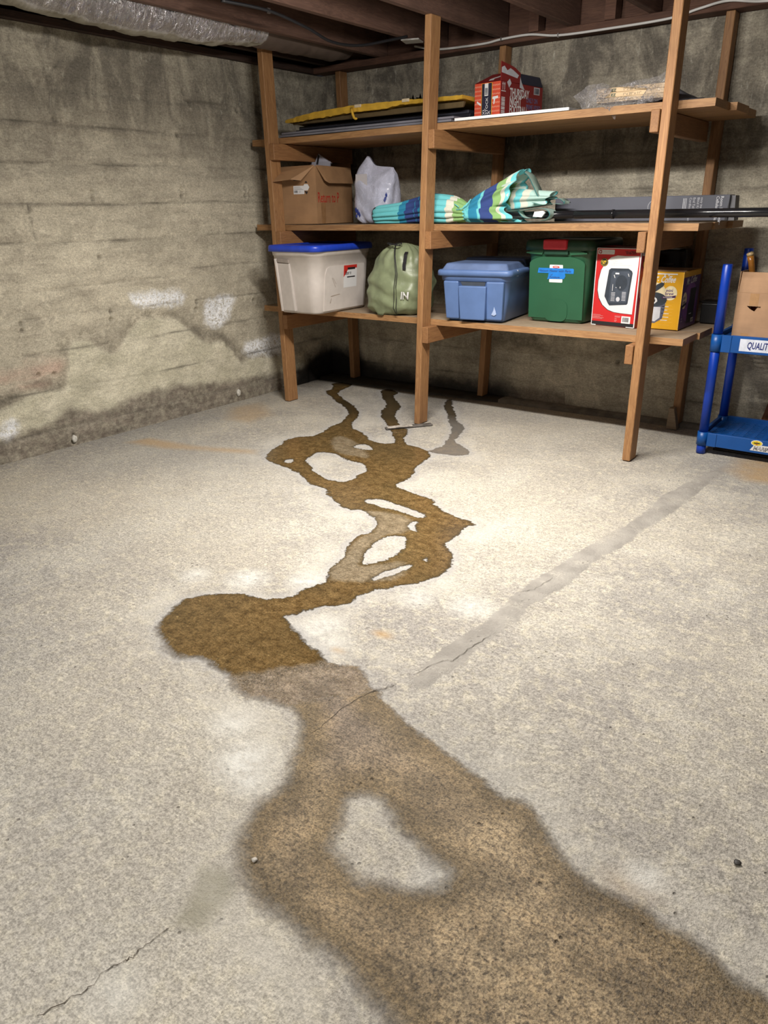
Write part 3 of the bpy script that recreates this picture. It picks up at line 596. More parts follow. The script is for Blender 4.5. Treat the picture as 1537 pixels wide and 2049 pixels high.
for z in (ZB, ZM, ZT):
    for i in range(3):
        zb = z-TH
        a = px(i, zb)+POST[i][1]
        x0 = a+0.001 if i < 2 else px(i, zb)-0.045
        dz = random.uniform(-0.002, 0)
        box('bearer', WBr, sh, x0, x0+0.04, 3.762, 4.547, zb-0.094+dz, zb-0.001, 0, 0.003, 1)
for z, R_, L0 in ((ZB, [(-1.067, 0), (-1.055, 0), (-1.045, 0)], -3.955), (ZM, [(-1.065, 0), (-1.055, 0), (-1.028, 0)], -3.97), (ZT, [(-1.062, 0), (-1.03, 0), (-1.045, 0)], -3.96)):
    y = 3.860
    for k, (r, _) in enumerate(R_):
        w = (0.235, 0.225, 0.215)[k]
        bm = bmesh.new(); n = 26; rows = []
        for j in range(n+1):
            x = L0+(r-L0)*j/n+(0 if j else random.uniform(-.01, .01))
            e0 = 0.004*mn.noise(Vector((x*2.2, k*7+z*9, 0))); e1 = 0.002*mn.noise(Vector((x*3, k*7+z*9+4, 0)))
            sag = -0.004*math.sin(math.pi*((x-L0) % 1.2)/1.2)
            rows.append([bm.verts.new(p) for p in ((x, y+e0, z-TH+0.001), (x, y+w+e1, z-TH+0.001), (x, y+w+e1, z+sag), (x, y+e0+0.002, z+sag))])
        for A, B in zip(rows[:-1], rows[1:]):
            for q in range(4):
                f = bm.faces.new((A[q], A[(q+1) % 4], B[(q+1) % 4], B[q])); f.material_index = 1 if q == 2 else 0
        bm.faces.new(rows[0][::-1]); bm.faces.new(rows[-1])
        bmesh.ops.recalc_face_normals(bm, faces=bm.faces[:])
        build('shelf_board', bm, [WBd, WTop], sh); y += w+0.004
# plank the middle post stands beside
shim = plain('weathered_black_strip', (0.10, 0.09, 0.08), 0.6, 0.5, 20)
o = thing('wood_shim', 'thin dark weathered strip lying on the wet floor against the middle post foot', 'wood strip', (-2.60, 3.69, 0), math.radians(53))
bm = bmesh.new(); add_box(bm, -0.15, 0.15, -0.03, 0.012, 0.0015, 0.010, 0, 0.002, 1); build('strip', bm, shim, o)
bm = bmesh.new(); add_box(bm, -0.14, 0.02, -0.034, 0.008, 0.0102, 0.0135, 0, 0.001, 1); build('peeling_layer', bm, plain('pale_splinter', (0.42, 0.38, 0.33), 0.8, 0.4, 40), o)
# ------------------------------------------------------------------ generic small materials
white_p = plain('white_print', (0.74, 0.74, 0.74), 0.5, 0.02)
black_p = plain('black_print', (0.015, 0.015, 0.018), 0.5, 0.02)
navy_p = plain('navy_print', (0.03, 0.04, 0.12), 0.5, 0.05)
grey_p = plain('grey_print', (0.28, 0.28, 0.30), 0.5, 0.05)
steel = plain('dull_metal', (0.5, 0.5, 0.5), 0.35, 0.1, 40, 0, 1.0)
def card(name, c, rough=0.75):
    t = NT(name); p = t.obj(); n = t.noise(t.sc(p, (3, 3, 60)), 3, 3); n2 = t.noise(p, 8, 4)
    col = t.mix(t.ramp(n2, 0.3, 0.7), tuple(x*0.86 for x in c), tuple(x*1.1 for x in c))
    col = t.mix(t.ramp(n, 0.3, 0.7, 0, 0.15), col, tuple(x*0.75 for x in c))
    return t.out(col, rough, t.bump(n, 0.08, 0.001))
kraft = card('kraft_cardboard', (0.36, 0.205, 0.10))
kraft_in = card('kraft_inside', (0.29, 0.17, 0.09))
kraft_lt = card('pale_cardboard', (0.44, 0.265, 0.15))
def barcode(bm, fn, a0, a1, b0, b1, mi, vertical=False, seed=1):
    rg = random.Random(seed); x = a0; L = b1 if vertical else a1; x = b0 if vertical else a0
    while x < L:
        w = (L-(b0 if vertical else a0))*rg.choice((0.02, 0.035, 0.05))
        if x+w > L: break
        add_poly(bm, rect(a0, a1, x, x+w) if vertical else rect(x, x+w, b0, b1), fn, mi); x += w+(L-(b0 if vertical else a0))*rg.choice((0.02, 0.04))
# ------------------------------------------------------------------ totes
def superrect(cx, cy, hx, hy, r, z, n=6):
    o = []
    for sx, sy, s in ((1, -1, -90), (1, 1, 0), (-1, 1, 90), (-1, -1, 180)):
        for k in range(n+1):
            t = math.radians(s+90*k/n); o.append(Vector((cx+sx*(hx-r)+r*math.cos(t), cy+sy*(hy-r)+r*math.sin(t), z)))
    return o
def tote_body(name, mat, parent, w, d, h, flare, r, rim=0.012):
    bm = bmesh.new(); P = []
    prof = [(0.0, -0.012), (0.012, 0.0), (h*0.5, flare*0.5), (h-0.045, flare*0.95), (h-0.042, flare*0.95+rim*0.6), (h-0.004, flare+rim), (h, flare+rim-0.002)]
    for z, e in prof: P.append(superrect(0, 0, w/2+e, d/2+e, max(0.01, r+e), z))
    for z, e in ((h, flare+rim-0.006), (h*0.5, flare*0.5-0.005), (0.008, -0.006)): P.append(superrect(0, 0, w/2+e, d/2+e, max(0.008, r+e), z))
    add_rings(bm, P, 0, True, True)
    return build(name, bm, mat, parent)
def lid(name, mat, parent, w, d, z, h, r, crown=0.0, lip=0.022):
    bm = bmesh.new()
    prof = [(-lip, 0.006), (-lip, 0.010), (0.0, 0.010), (h*0.6, 0.008), (h, 0.0), (h, -0.02), (h-0.006, -0.026), (h-0.006+crown, -0.06), (h-0.006+crown*1.2, -min(w, d)/2+0.01)]
    add_rings(bm, [superrect(0, 0, w/2+e, d/2+e, max(0.004, r+e), z+zz) for zz, e in prof], 0, True, True)
    return build(name, bm, mat, parent)
# -- white tote, blue lid
wt = plain('warm_white_plastic', (0.62, 0.57, 0.53), 0.42, 0.05, 14, 0.0)
bl = plain('royal_blue_plastic', (0.015, 0.055, 0.50), 0.35, 0.08)
t = thing('storage_tote', 'white storage tote with a royal blue lid at the left end of the lowest shelf', 'tote', (-3.435, 3.90, ZB+0.001), math.radians(2))
W1, D1, H1 = 0.335, 0.54, 0.395
tote_body('body', wt, t, W1, D1, H1, 0.030, 0.06)
lid('lid', bl, t, W1+0.075, D1+0.075, H1+0.004, 0.016, 0.06, 0.0)
def ffront(z): return -(D1/2+0.030*z/H1)
def F1(e): return lambda a, b: Vector((a, ffront(b)-e, b))
def R1(e): return lambda a, b: Vector((W1/2+0.030*b/H1+e, a, b))
# recessed handle column on the short end
box('handle_recess', plain('white_plastic_shade', (0.50, 0.455, 0.42), 0.45, 0.04), t, -0.112, 0.0, -0.29, -0.262, 0.012, 0.31, 0, 0.008, 2, top=(-0.012, -0.02, -0.013, -0.012))  # tote's white plastic darkened to paint the shade of the recess
bm = bmesh.new(); add_prism(bm, [(-0.128, 0.315), (-0.02, 0.309), (-0.026, 0.329), (-0.112, 0.337)], F1(0.014), F1(-0.004)); build('handle_shadow_lip', bm, plain('handle_shadow_tan', (0.30, 0.26, 0.23), 0.5), t)  # dark strip painting the shadow under the handle
bm = bmesh.new()
for pts in ([(-0.131, 0.334), (-0.119, 0.322), (-0.103, 0.012), (-0.116, 0.012)],): add_prism(bm, pts, F1(0.022), F1(-0.003))
build('molded_rib', bm, wt, t)
# raised panel outline on the long side
bm = bmesh.new()
pn = [(-0.215, 0.015), (-0.205, 0.24), (-0.19, 0.275), (-0.16, 0.285), (0.20, 0.285), (0.20, 0.015)]
add_prism(bm, pn, R1(0.006), R1(-0.004)); build('side_panel', bm, wt, t)
decal('tote_label', [white_p, plain('red_print', (0.55, 0.03, 0.02), 0.5), black_p], t, [
    lambda b: add_poly(b, rect(-0.02, 0.12, 0.145, 0.283), R1(0.0066), 0),
    lambda b: add_poly(b, [(-0.02, 0.283), (0.12, 0.283), (0.12, 0.262), (0.03, 0.262), (-0.02, 0.21)], R1(0.0072), 1),
    lambda b: add_poly(b, rect(0.02, 0.10, 0.255, 0.268), R1(0.0077), 2),
    lambda b: add_text(b, 'Stor n', R1(0.0077), -0.008, 0.225, 0.032, 0.8, 0.2, 2, 0, 0.02),
    lambda b: add_poly(b, rect(0.015, 0.10, 0.206, 0.213), R1(0.0077), 2)])
decal('scuff_marks', plain('scuff_brown', (0.36, 0.30, 0.25), 0.7), t, [
    (lambda b, p=p: add_poly(b, p, R1(0.0065))) for p in ([(-0.14, 0.215), (-0.137, 0.217), (-0.10, 0.155), (-0.103, 0.154)], [(-0.13, 0.213), (-0.127, 0.214), (-0.095, 0.175), (-0.098, 0.174)], [(-0.15, 0.105), (-0.06, 0.112), (-0.05, 0.107), (-0.15, 0.098)], [(-0.16, 0.06), (-0.145, 0.09), (-0.14, 0.09), (-0.15, 0.06)])])
# -- blue tote
bt = plain('dusty_blue_plastic', (0.095, 0.165, 0.35), 0.45, 0.07, 10)
btd = plain('dusty_blue_lid', (0.095, 0.145, 0.28), 0.55, 0.16, 9)
t = thing('storage_tote', 'slate blue storage tote with hinged domed lid, between the middle post and the green tote', 'tote', (-2.295, 4.11, ZB+0.001), math.radians(8.5))
W2, D2, H2 = 0.355, 0.46, 0.268
def F2(e): return lambda a, b: Vector((a, -(D2/2+0.03*b/H2)-e, b))
tote_body('body', bt, t, W2, D2, H2, 0.030, 0.03, 0.014)
lid('lid_rim', bt, t, W2+0.082, D2+0.082, H2+0.004, 0.014, 0.03, 0.0, 0.018)
bm = bmesh.new()
for y0, y1, z1, i0 in ((-0.262, 0.06, 0.052, 0.012), (0.055, 0.262, 0.066, 0.018)):
    hx = W2/2+0.028
    add_box(bm, -hx, hx, y0, y1, H2+0.010, H2+z1, 0, 0.010, 3, top=(0.022, -0.022, 0.03 if y0 < 0 else 0.012, -0.004 if y0 < 0 else -0.03))
build('lid_dome', bm, btd, t)
box('molded_rib', bt, t, -0.075, 0.075, -0.275, -0.235, 0.012, 0.20, 0, 0.006, 2, top=(-0.010, 0.010, -0.012, -0.012)); box('molded_rib', bt, t, 0.078, 0.172, -0.252, -0.22, 0.012, 0.225, 0, 0.008, 2, top=(0, 0.012, -0.020, 0)); box('molded_rib', bt, t, -0.172, -0.09, -0.252, -0.22, 0.012, 0.225, 0, 0.008, 2, top=(-0.012, 0, -0.020, 0))
bm = bmesh.new(); add_prism(bm, [(-0.082, 0.222), (-0.068, 0.196), (0.066, 0.196), (0.072, 0.224)], F2(0.006), F2(-0.01)); build('handle_slot', bm, plain('slot_dark', (0.045, 0.055, 0.07), 0.7), t)
bm = bmesh.new(); add_tube(bm, [(W2/2+0.045, y, H2+0.001+0.006*math.sin(y*14)) for y in np.arange(-0.19, 0.24, 0.03)], 0.0035, 6); add_box(bm, W2/2+0.040, W2/2+0.050, -0.17, -0.155, H2-0.018, H2+0.016)
build('lid_strap', bm, plain('pale_strap', (0.42, 0.46, 0.55), 0.5), t)
decal('paint_drip', plain('pale_drip', (0.36, 0.45, 0.66), 0.5), t, [lambda b: add_poly(b, [(0.112, 0.045), (0.128, 0.038), (0.142, 0.048), (0.138, 0.066), (0.129, 0.09), (0.124, 0.068)], lambda a, c: Vector((a, -0.2565-0.02*c/0.225*0.9, c)))])
# -- green tote
gt = plain('green_plastic', (0.024, 0.105, 0.052), 0.38, 0.05, 8)
gtd = plain('dark_green_plastic', (0.010, 0.050, 0.028), 0.45, 0.08)
t = thing('storage_tote', 'tall dark green storage tote with a red latch and blue tape', 'tote', (-1.845, 4.275, ZB+0.001), math.radians(-1))
W3, D3, H3 = 0.335, 0.40, 0.405
tote_body('body', gt, t, W3, D3, H3, 0.022, 0.045, 0.008)
lid('lid', gtd, t, W3+0.05, D3+0.07, H3+0.008, 0.028, 0.045, 0.0, 0.026)
F3 = lambda e: (lambda a, b: Vector((a, -(D3/2+0.022*b/H3)-e, b)))
bm = bmesh.new()
arc = [(0.165*math.cos(math.radians(180-k*9)), 0.315+0.045*math.sin(math.radians(180-k*9))) for k in range(21)]
add_prism(bm, [(-0.165, 0.02)]+arc+[(0.165, 0.02)], F3(0.004), F3(-0.004)); build('front_panel', bm, gt, t)
bm = bmesh.new(); add_prism(bm, rrect(-0.065, 0.075, 0.006, 0.125, 0.04), F3(0.0075), F3(0)); build('molded_foot_panel', bm, gt, t)
for s in (-1, 1):
    bm = bmesh.new(); add_prism(bm, [(s*0.075, 0.385), (s*0.085, 0.365), (s*0.18, 0.372), (s*0.18, 0.378), (s*0.10, 0.392)][::s], F3(0.018), F3(-0.004)); build('handle_lip', bm, gt, t)
box('handle_well', gtd, t, -0.072, 0.072, -0.245, -0.21, 0.365, 0.398, 0, 0.006, 2)
box('latch', plain('latch_red', (0.60, 0.035, 0.055), 0.4, 0.06), t, -0.072, 0.068, -0.262, -0.215, 0.392, 0.445, 0, 0.010, 3)
tape = plain('painters_tape', (0.01, 0.19, 0.62), 0.6, 0.06)
decal('tote_label', [white_p, plain('label_red', (0.6, 0.02, 0.02)), tape, navy_p], t, [
    lambda b: add_poly(b, rrect(-0.042, 0.038, 0.218, 0.312, 0.004), F3(0.0046), 0),
    lambda b: add_poly(b, ell(-0.003, 0.300, 0.021, 0.006), F3(0.0051), 1),
    lambda b: add_poly(b, ell(-0.003, 0.300, 0.013, 0.0022), F3(0.0055), 0),
    lambda b: add_poly(b, [(-0.113, 0.267), (0.103, 0.267), (0.104, 0.289), (0.099, 0.294), (-0.108, 0.294)], F3(0.0060), 2),
    lambda b: add_poly(b, [(-0.054, 0.232), (-0.044, 0.236), (0.048, 0.238), (0.056, 0.252), (0.052, 0.268), (-0.046, 0.268), (-0.048, 0.25)], F3(0.0064), 2),
    lambda b: add_text(b, 'Vacuum Heater with Parts', F3(0.0069), -0.106, 0.274, 0.018, 1.0, 0.25, 3),
    lambda b: add_text(b, 'of', F3(0.0069), -0.034, 0.255, 0.013, 1.0, 0.25, 3),
    lambda b: add_text(b, 'Furniture', F3(0.0069), -0.040, 0.241, 0.016, 1.0, 0.25, 3, 0, 0.01)])
# ------------------------------------------------------------------ green drawstring bag
def cloth(name, c, rough=0.55, sheen=0.0, sc=60):
    t = NT(name); p = t.obj(); n = t.noise(p, 14, 4); f = t.noise(p, sc, 3)
    col = t.mix(t.ramp(n, 0.3, 0.7), tuple(x*0.85 for x in c), tuple(x*1.12 for x in c))
    return t.out(col, rough, t.bump(t.math('ADD', f, t.math('MULTIPLY', n, 2.0)), 0.25, 0.004))
gb = cloth('sage_nylon', (0.215, 0.25, 0.145), 0.42)
t = thing('drawstring_bag', 'sage green nylon drawstring bag with a black cord, slumped on the lowest shelf edge', 'bag', (-2.875, 3.985, ZB), math.radians(2))
bm = bmesh.new(); rings = []; NZ, NA = 44, 96
for i in range(NZ):
    u = i/(NZ-1)
    hx = np.interp(u, [0, .03, .12, .35, .6, .8, .9, .96, 1], [0.10, .165, .205, .212, .195, .165, .135, .09, .03])
    hy = np.interp(u, [0, .03, .12, .35, .6, .8, .9, .96, 1], [0.08, .13, .155, .165, .15, .125, .10, .07, .02])
    z = -0.006+0.428*u
    ring = []
    for k in range(NA):
        a = 2*math.pi*k/NA; ca, sa = math.cos(a), math.sin(a)
        e = 2.6; r = (abs(ca)**e+abs(sa)**e)**(-1/e)
        ple = 0.10*max(0, u-0.70)/0.30*math.sin(17*a+3*math.sin(2*a))
        fold = 0.030*mn.noise(Vector((ca*2.2+u*1.5, sa*2.2, u*5.0)))+0.016*mn.noise(Vector((ca*5+3, sa*5, u*11+a)))
        diag = 0.012*math.sin(9*u*3+3.2*a)*math.exp(-((u-0.35)/0.3)**2)
        rr = r*(1+ple)+fold*2.6+diag*3
        x = hx*rr*ca+0.045*u; y = hy*rr*sa
        zz = z+0.02*(1-u)*mn.noise(Vector((ca*2, sa*2, 4)))
        if u < 0.10 and y < -0.136: zz -= (0.10-u)*0.25
        ring.append(Vector((x, y, max(zz, (-0.035 if y < -0.134 else 0.002) if True else zz))))
    rings.append(ring)
add_rings(bm, rings); build('bag_body', bm, gb, t)
blackc = plain('black_cord', (0.012, 0.012, 0.014), 0.5)
def front_y(x, z, rg=rings):
    best = 0
    for r_ in rg:
        if abs(r_[0].z-z) < 0.06:
            for p in r_:
                if p.y < 0 and abs(p.x-x) < 0.018 and abs(p.z-z) < 0.02: best = min(best, p.y)
    return best if best < 0 else -0.12
bm = bmesh.new()
p1 = [(0.035, 0.415), (0.045, 0.39), (0.058, 0.35), (0.072, 0.30), (0.080, 0.25), (0.078, 0.18), (0.070, 0.10), (0.068, 0.05), (0.078, 0.015)]
p2 = [(0.035, 0.415), (0.050, 0.39), (0.064, 0.35), (0.080, 0.30), (0.090, 0.25), (0.090, 0.18), (0.088, 0.10), (0.086, 0.05), (0.084, 0.015)]
for pp in (p1, p2): add_tube(bm, [(x, front_y(x, z)-0.006, z) for x, z in pp], 0.0022, 6)
add_tube(bm, [(0.035+0.05*math.cos(a), front_y(0.035, 0.40)+0.0+0.02*math.sin(a), 0.418+0.006*math.sin(2*a)) for a in np.linspace(0, 6.0, 14)], 0.004, 6)
build('cord', bm, blackc, t)
bm = bmesh.new(); pr = None
for z in np.linspace(0.375, 0.275, 8):
    x = 0.125+0.02*(0.375-z)*5; y = front_y(x, z)-0.006
    r = [bm.verts.new((x-0.011, y, z)), bm.verts.new((x+0.011, y+0.003, z))]
    if pr: bm.faces.new((pr[0], r[0], r[1], pr[1]))
    pr = r
build('strap_loop', bm, blackc, t)
decal('printed_lettering', white_p, t, [lambda b: add_text(b, 'IN', lambda a, c: Vector((a, front_y(a, c)-0.006, c)), 0.112, 0.105, 0.062, 0.85, 0.25, 0, 0, 0.03)])
# ------------------------------------------------------------------ heater carton
redm = plain('carton_red', (0.56, 0.020, 0.022), 0.42, 0.05, 6); dred = plain('carton_dark_red', (0.30, 0.014, 0.018), 0.5, 0.08, 6)
yel = plain('badge_yellow', (0.75, 0.52, 0.03)); dk = plain('heater_grey', (0.035, 0.045, 0.06), 0.4); dk2 = plain('heater_face', (0.06, 0.075, 0.10), 0.4); lt = plain('print_pale_grey', (0.55, 0.56, 0.6))
pink_p = plain('pale_pink_print', (0.62, 0.25, 0.25), 0.5)
t = thing('heater_carton', 'red and white carton printed with a dark utility heater, beside the green tote', 'carton', (-1.640, 4.095, ZB+0.001), math.radians(-8))
w, d, h = 0.258, 0.165, 0.402
box('carton', [redm], t, 0, w, 0, d, 0, h, 0, 0.002, 1)
f = FX
def heater(b, fn, fn2, fn3, ox, oz, s):
    T = lambda pts: [(ox+a*s, oz+c*s) for a, c in pts]
    add_poly(b, T([(0.0, 0.055), (0.028, 0.012), (0.04, 0.0), (0.155, 0.012), (0.162, 0.02), (0.176, 0.20), (0.170, 0.212), (0.146, 0.226), (0.03, 0.224), (0.016, 0.214)]), fn, 2)
    add_poly(b, T([(0.030, 0.018), (0.152, 0.026), (0.166, 0.198), (0.150, 0.210), (0.045, 0.208), (0.036, 0.196)]), fn2, 3)
    for i in range(7):
        add_poly(b, T(rect(0.045, 0.072, 0.030+i*0.008, 0.033+i*0.008)), fn3, 6); add_poly(b, T(rect(0.118, 0.145, 0.036+i*0.008, 0.039+i*0.008)), fn3, 6)
    add_poly(b, T(ell(0.108, 0.14, 0.040, 0.046)), fn3, 2); add_poly(b, T(ell(0.094, 0.042, 0.013, 0.014)), fn3, 6)
    for q in (rect(0.062, 0.088, 0.190, 0.199), [(0.052, 0.186), (0.057, 0.186), (0.064, 0.168), (0.060, 0.168)], rect(0.050, 0.053, 0.09, 0.13), rect(0.072, 0.078, 0.11, 0.113), rect(0.100, 0.104, 0.108, 0.118), [(0.146, 0.196), (0.150, 0.196), (0.157, 0.178), (0.153, 0.180)]): add_poly(b, T(q), (lambda a, c, g=fn3: g(a, c)+Vector((0, -0.0003, 0))), 7)
def swoosh(x0, x1, top, bot, cx, R_, n=22):
    pts = [(x1, top-0.002), (cx+0.06, top+0.002)]
    for k in range(n+1):
        a = math.radians(100+160*k/n); pts.append((cx+R_[0]*math.cos(a), (top+bot)/2+R_[1]*math.sin(a)))
    pts += [(x1, bot-0.010)]
    return pts
sw = [(0.248, 0.366), (0.17, 0.364), (0.125, 0.366), (0.088, 0.356), (0.058, 0.330), (0.036, 0.290), (0.024, 0.235), (0.024, 0.185), (0.036, 0.145), (0.060, 0.110), (0.095, 0.086), (0.130, 0.076), (0.17, 0.073), (0.238, 0.071)]
edge_w = [rect(0.0, 0.004, 0.0, h), rect(w-0.005, w, 0.0, h), rect(0, w, h-0.003, h), rect(0.21, w, 0, 0.004), rect(0.0, 0.03, 0.0, 0.004)]
decal('front_print', [white_p, dred, dk, dk2, yel, black_p, lt, white_p, pink_p], t, [
    lambda b: add_poly(b, rect(0.002, w-0.002, 0.002, 0.022), f(0.0003), 5),
    lambda b: add_poly(b, [(x-0.003 if x < 0.2 else x, z-0.002) for x, z in sw], f(0.0004), 5),
    lambda b: add_poly(b, sw, f(0.0008), 0),
    lambda b: heater(b, f(0.0012), f(0.0016), f(0.002), 0.068, 0.108, 0.86),
    lambda b: add_poly(b, rrect(0.008, 0.105, 0.370, 0.394, 0.005), f(0.0008), 0),
    lambda b: add_poly(b, rrect(0.014, 0.031, 0.3735, 0.3905, 0.004), f(0.0012), 1),
    lambda b: add_poly(b, rrect(0.018, 0.027, 0.3775, 0.3865, 0.003), f(0.0015), 0),
    lambda b: add_text(b, 'UTILITECH', f(0.0012), 0.035, 0.3755, 0.0165, 0.85, 0.0, 6),
    lambda b: add_text(b, '*0167507', f(0.0012), 0.165, 0.373, 0.022, 0.80, 0.0, 5, 0, 0.02),
    lambda b: add_poly(b, ell(0.050, 0.330, 0.0235, 0.0215), f(0.0012), 5), lambda b: add_poly(b, ell(0.050, 0.330, 0.021, 0.019), f(0.0014), 4), lambda b: add_poly(b, ell(0.050, 0.330, 0.0195, 0.0175), f(0.0016), 5),
    lambda b: add_text(b, '5,200', f(0.002), 0.0345, 0.329, 0.0135, 0.9, 0, 4, 0, 0.03), lambda b: add_text(b, 'BTU', f(0.002), 0.040, 0.319, 0.010, 0.9, 0, 4, 0, 0.03),
    lambda b: add_text(b, 'Utility Heater', f(0.0012), 0.084, 0.335, 0.009, 0.95, 0, 6), lambda b: add_text(b, 'Radiateur de service', f(0.0012), 0.084, 0.325, 0.009, 0.95, 0, 6),
    lambda b: add_text(b, 'Calentador de ventilacion para uso general', f(0.0012), 0.084, 0.315, 0.008, 0.92, 0, 6),
    lambda b: [add_poly(b, rect(0.006, x, z, z+0.002), f(0.0008), 8) for x, z in ((0.055, 0.055), (0.07, 0.050), (0.052, 0.044), (0.075, 0.040), (0.066, 0.035))],
    lambda b: [add_poly(b, rect(0.140, x, z, z+0.0025), f(0.0008), 8) for x, z in ((0.175, 0.055), (0.172, 0.050), (0.152, 0.041), (0.155, 0.033), (0.150, 0.027))],
    lambda b: add_poly(b, rect(0.180, 0.232, 0.021, 0.058), f(0.0008), 0), lambda b: barcode(b, f(0.0012), 0.187, 0.224, 0.028, 0.052, 5),
    lambda b: [add_poly(b, q, f(0.0010), 0) for q in edge_w]])
Rr = lambda e: RX(w, e)
decal('side_print', [white_p, dred, dk, dk2, yel, black_p, lt], t, [
    lambda b: add_poly(b, rect(0.001, d-0.001, 0.001, h-0.001), Rr(0.0004), 1),  # darker red over the whole side, paints that face's shade
    lambda b: add_poly(b, rrect(0.008, 0.10, 0.366, 0.390, 0.004), Rr(0.0008), 6), lambda b: add_text(b, 'UTILITECH', Rr(0.0012), 0.03, 0.372, 0.0165, 0.85, 0, 3),
    lambda b: add_poly(b, [(0.163, 0.352), (0.12, 0.350), (0.08, 0.33), (0.04, 0.28), (0.022, 0.22), (0.026, 0.16), (0.06, 0.10), (0.11, 0.07), (0.163, 0.06)], Rr(0.0008), 0),
    lambda b: add_poly(b, [(0.055, 0.14), (0.075, 0.09), (0.155, 0.09), (0.16, 0.28), (0.07, 0.29)], Rr(0.0012), 2),
    lambda b: add_poly(b, ell(0.042, 0.325, 0.020, 0.022), Rr(0.0012), 5), lambda b: add_poly(b, ell(0.042, 0.325, 0.015, 0.017), Rr(0.0015), 4),
    lambda b: add_poly(b, rect(0.001, 0.0035, 0.001, h), Rr(0.0009), 0)])
bm = bmesh.new(); n = 12
A_ = [[bm.verts.new((w*k/n, y, h+0.002+0.012*math.sin(math.pi*k/n)*(1-y/0.12))) for k in range(n+1)] for y in (0.0, 0.095)]
for k in range(n): bm.faces.new((A_[0][k], A_[0][k+1], A_[1][k+1], A_[1][k]))
build('top_flap', bm, dred, t)
# ------------------------------------------------------------------ coffee maker carton
gold = plain('carton_gold', (0.70, 0.36, 0.012), 0.4, 0.05, 6); pur = plain('carton_purple', (0.085, 0.035, 0.16), 0.42, 0.12, 6); cream = plain('cream_print', (0.80, 0.70, 0.45))
w, d, h = 0.245, 0.30, 0.290
t = thing('coffee_maker_carton', 'yellow and purple coffee maker carton right of the right-hand front post', 'carton', (-1.169-w, 4.10, ZB+0.001), 0)
box('carton', [gold], t, 0.045, w, 0, d, 0, h, 0, 0.002, 1)
def cm(b, fn, ox, oz, s, mi=2):
    T = lambda pts: [(ox+a*s, oz+c*s) for a, c in pts]
    add_poly(b, T([(-0.07, 0.0), (0.03, 0.0), (0.075, 0.03), (0.085, 0.09), (0.085, 0.14), (-0.07, 0.14)]), fn(0.0008), 5)
    add_poly(b, T(ell(0.005, 0.145, 0.088, 0.045)), fn(0.0011), mi)
    add_poly(b, T([(-0.02, 0.015), (0.03, 0.01), (0.06, 0.035), (0.06, 0.10), (-0.02, 0.10)]), fn(0.0014), 6)
    add_poly(b, T([(0.0, 0.20), (0.012, 0.188), (0.06, 0.225), (0.068, 0.243), (0.05, 0.25), (0.02, 0.235)]), fn(0.0011), mi)
    add_poly(b, T([(0.0, 0.145), (0.015, 0.16), (0.03, 0.15), (0.035, 0.135), (0.02, 0.12), (0.0, 0.118), (0.02, 0.13), (0.022, 0.142), (0.012, 0.15)]), fn(0.0018), 0)
    add_poly(b, T(rect(0.012, 0.018, 0.03, 0.09)), fn(0.0018), 0)
decal('front_print', [white_p, pur, dk, cream, plain('banner_plum', (0.06, 0.015, 0.07)), plain('coffee_maker_grey', (0.10, 0.11, 0.16)), lt, plain('gold_pale', (0.78, 0.47, 0.08))], t, [
    lambda b: add_poly(b, rect(0.05, 0.212, h-0.014, h-0.008), f(0.0008), 0),
    lambda b: [add_poly(b, rect(x, x+0.006, h-0.021, h-0.014), f(0.0008), 0) for x in (0.145, 0.165)],
    lambda b: add_poly(b, [(a, c) for a, c in ell(0.110, 0.16, 0.060, 0.075)], f(0.0004), 3),
    lambda b: add_text(b, 'Mr.', f(0.0008), 0.078, 0.243, 0.048, 0.62, 0.25, 0, 0, 0.02),
    lambda b: add_text(b, 'Coffee', f(0.0008), 0.128, 0.236, 0.046, 0.60, 0.28, 0, 0.03, 0.02),
    lambda b: cm(b, f, 0.095, 0.030, 0.83),
    lambda b: add_poly(b, ell(0.186, 0.185, 0.034, 0.036), f(0.0010), 3),
    lambda b: add_text(b, 'mini', f(0.0014), 0.162, 0.190, 0.022, 0.95, 0.1, 1, 0.05, 0.02), lambda b: add_text(b, 'brew', f(0.0014), 0.159, 0.174, 0.022, 0.95, 0.1, 1, 0.05, 0.02),
    lambda b: add_poly(b, [(0.144, 0.156), (0.214, 0.163), (0.216, 0.176), (0.200, 0.172), (0.150, 0.168), (0.146, 0.167)], f(0.0016), 4),
    lambda b: add_text(b, 'PROGRAMMABLE', f(0.002), 0.152, 0.160, 0.008, 0.75, 0, 0, 0.08),
    lambda b: [add_poly(b, rect(0.148, x, z, z+0.0016), f(0.0008), 7) for x, z in ((0.21, 0.142), (0.20, 0.122), (0.212, 0.105), (0.205, 0.088), (0.21, 0.072), (0.206, 0.055), (0.21, 0.038), (0.20, 0.022))],
    lambda b: [add_poly(b, rect(0.150, x, z, z+0.003), f(0.0008), 0) for x, z in ((0.168, 0.132), (0.185, 0.115), (0.180, 0.098), (0.190, 0.080), (0.19, 0.062), (0.185, 0.046))],
    lambda b: add_poly(b, rect(w-0.003, w, 0, h), f(0.0008), 7)])
Rc = lambda e: RX(w, e)
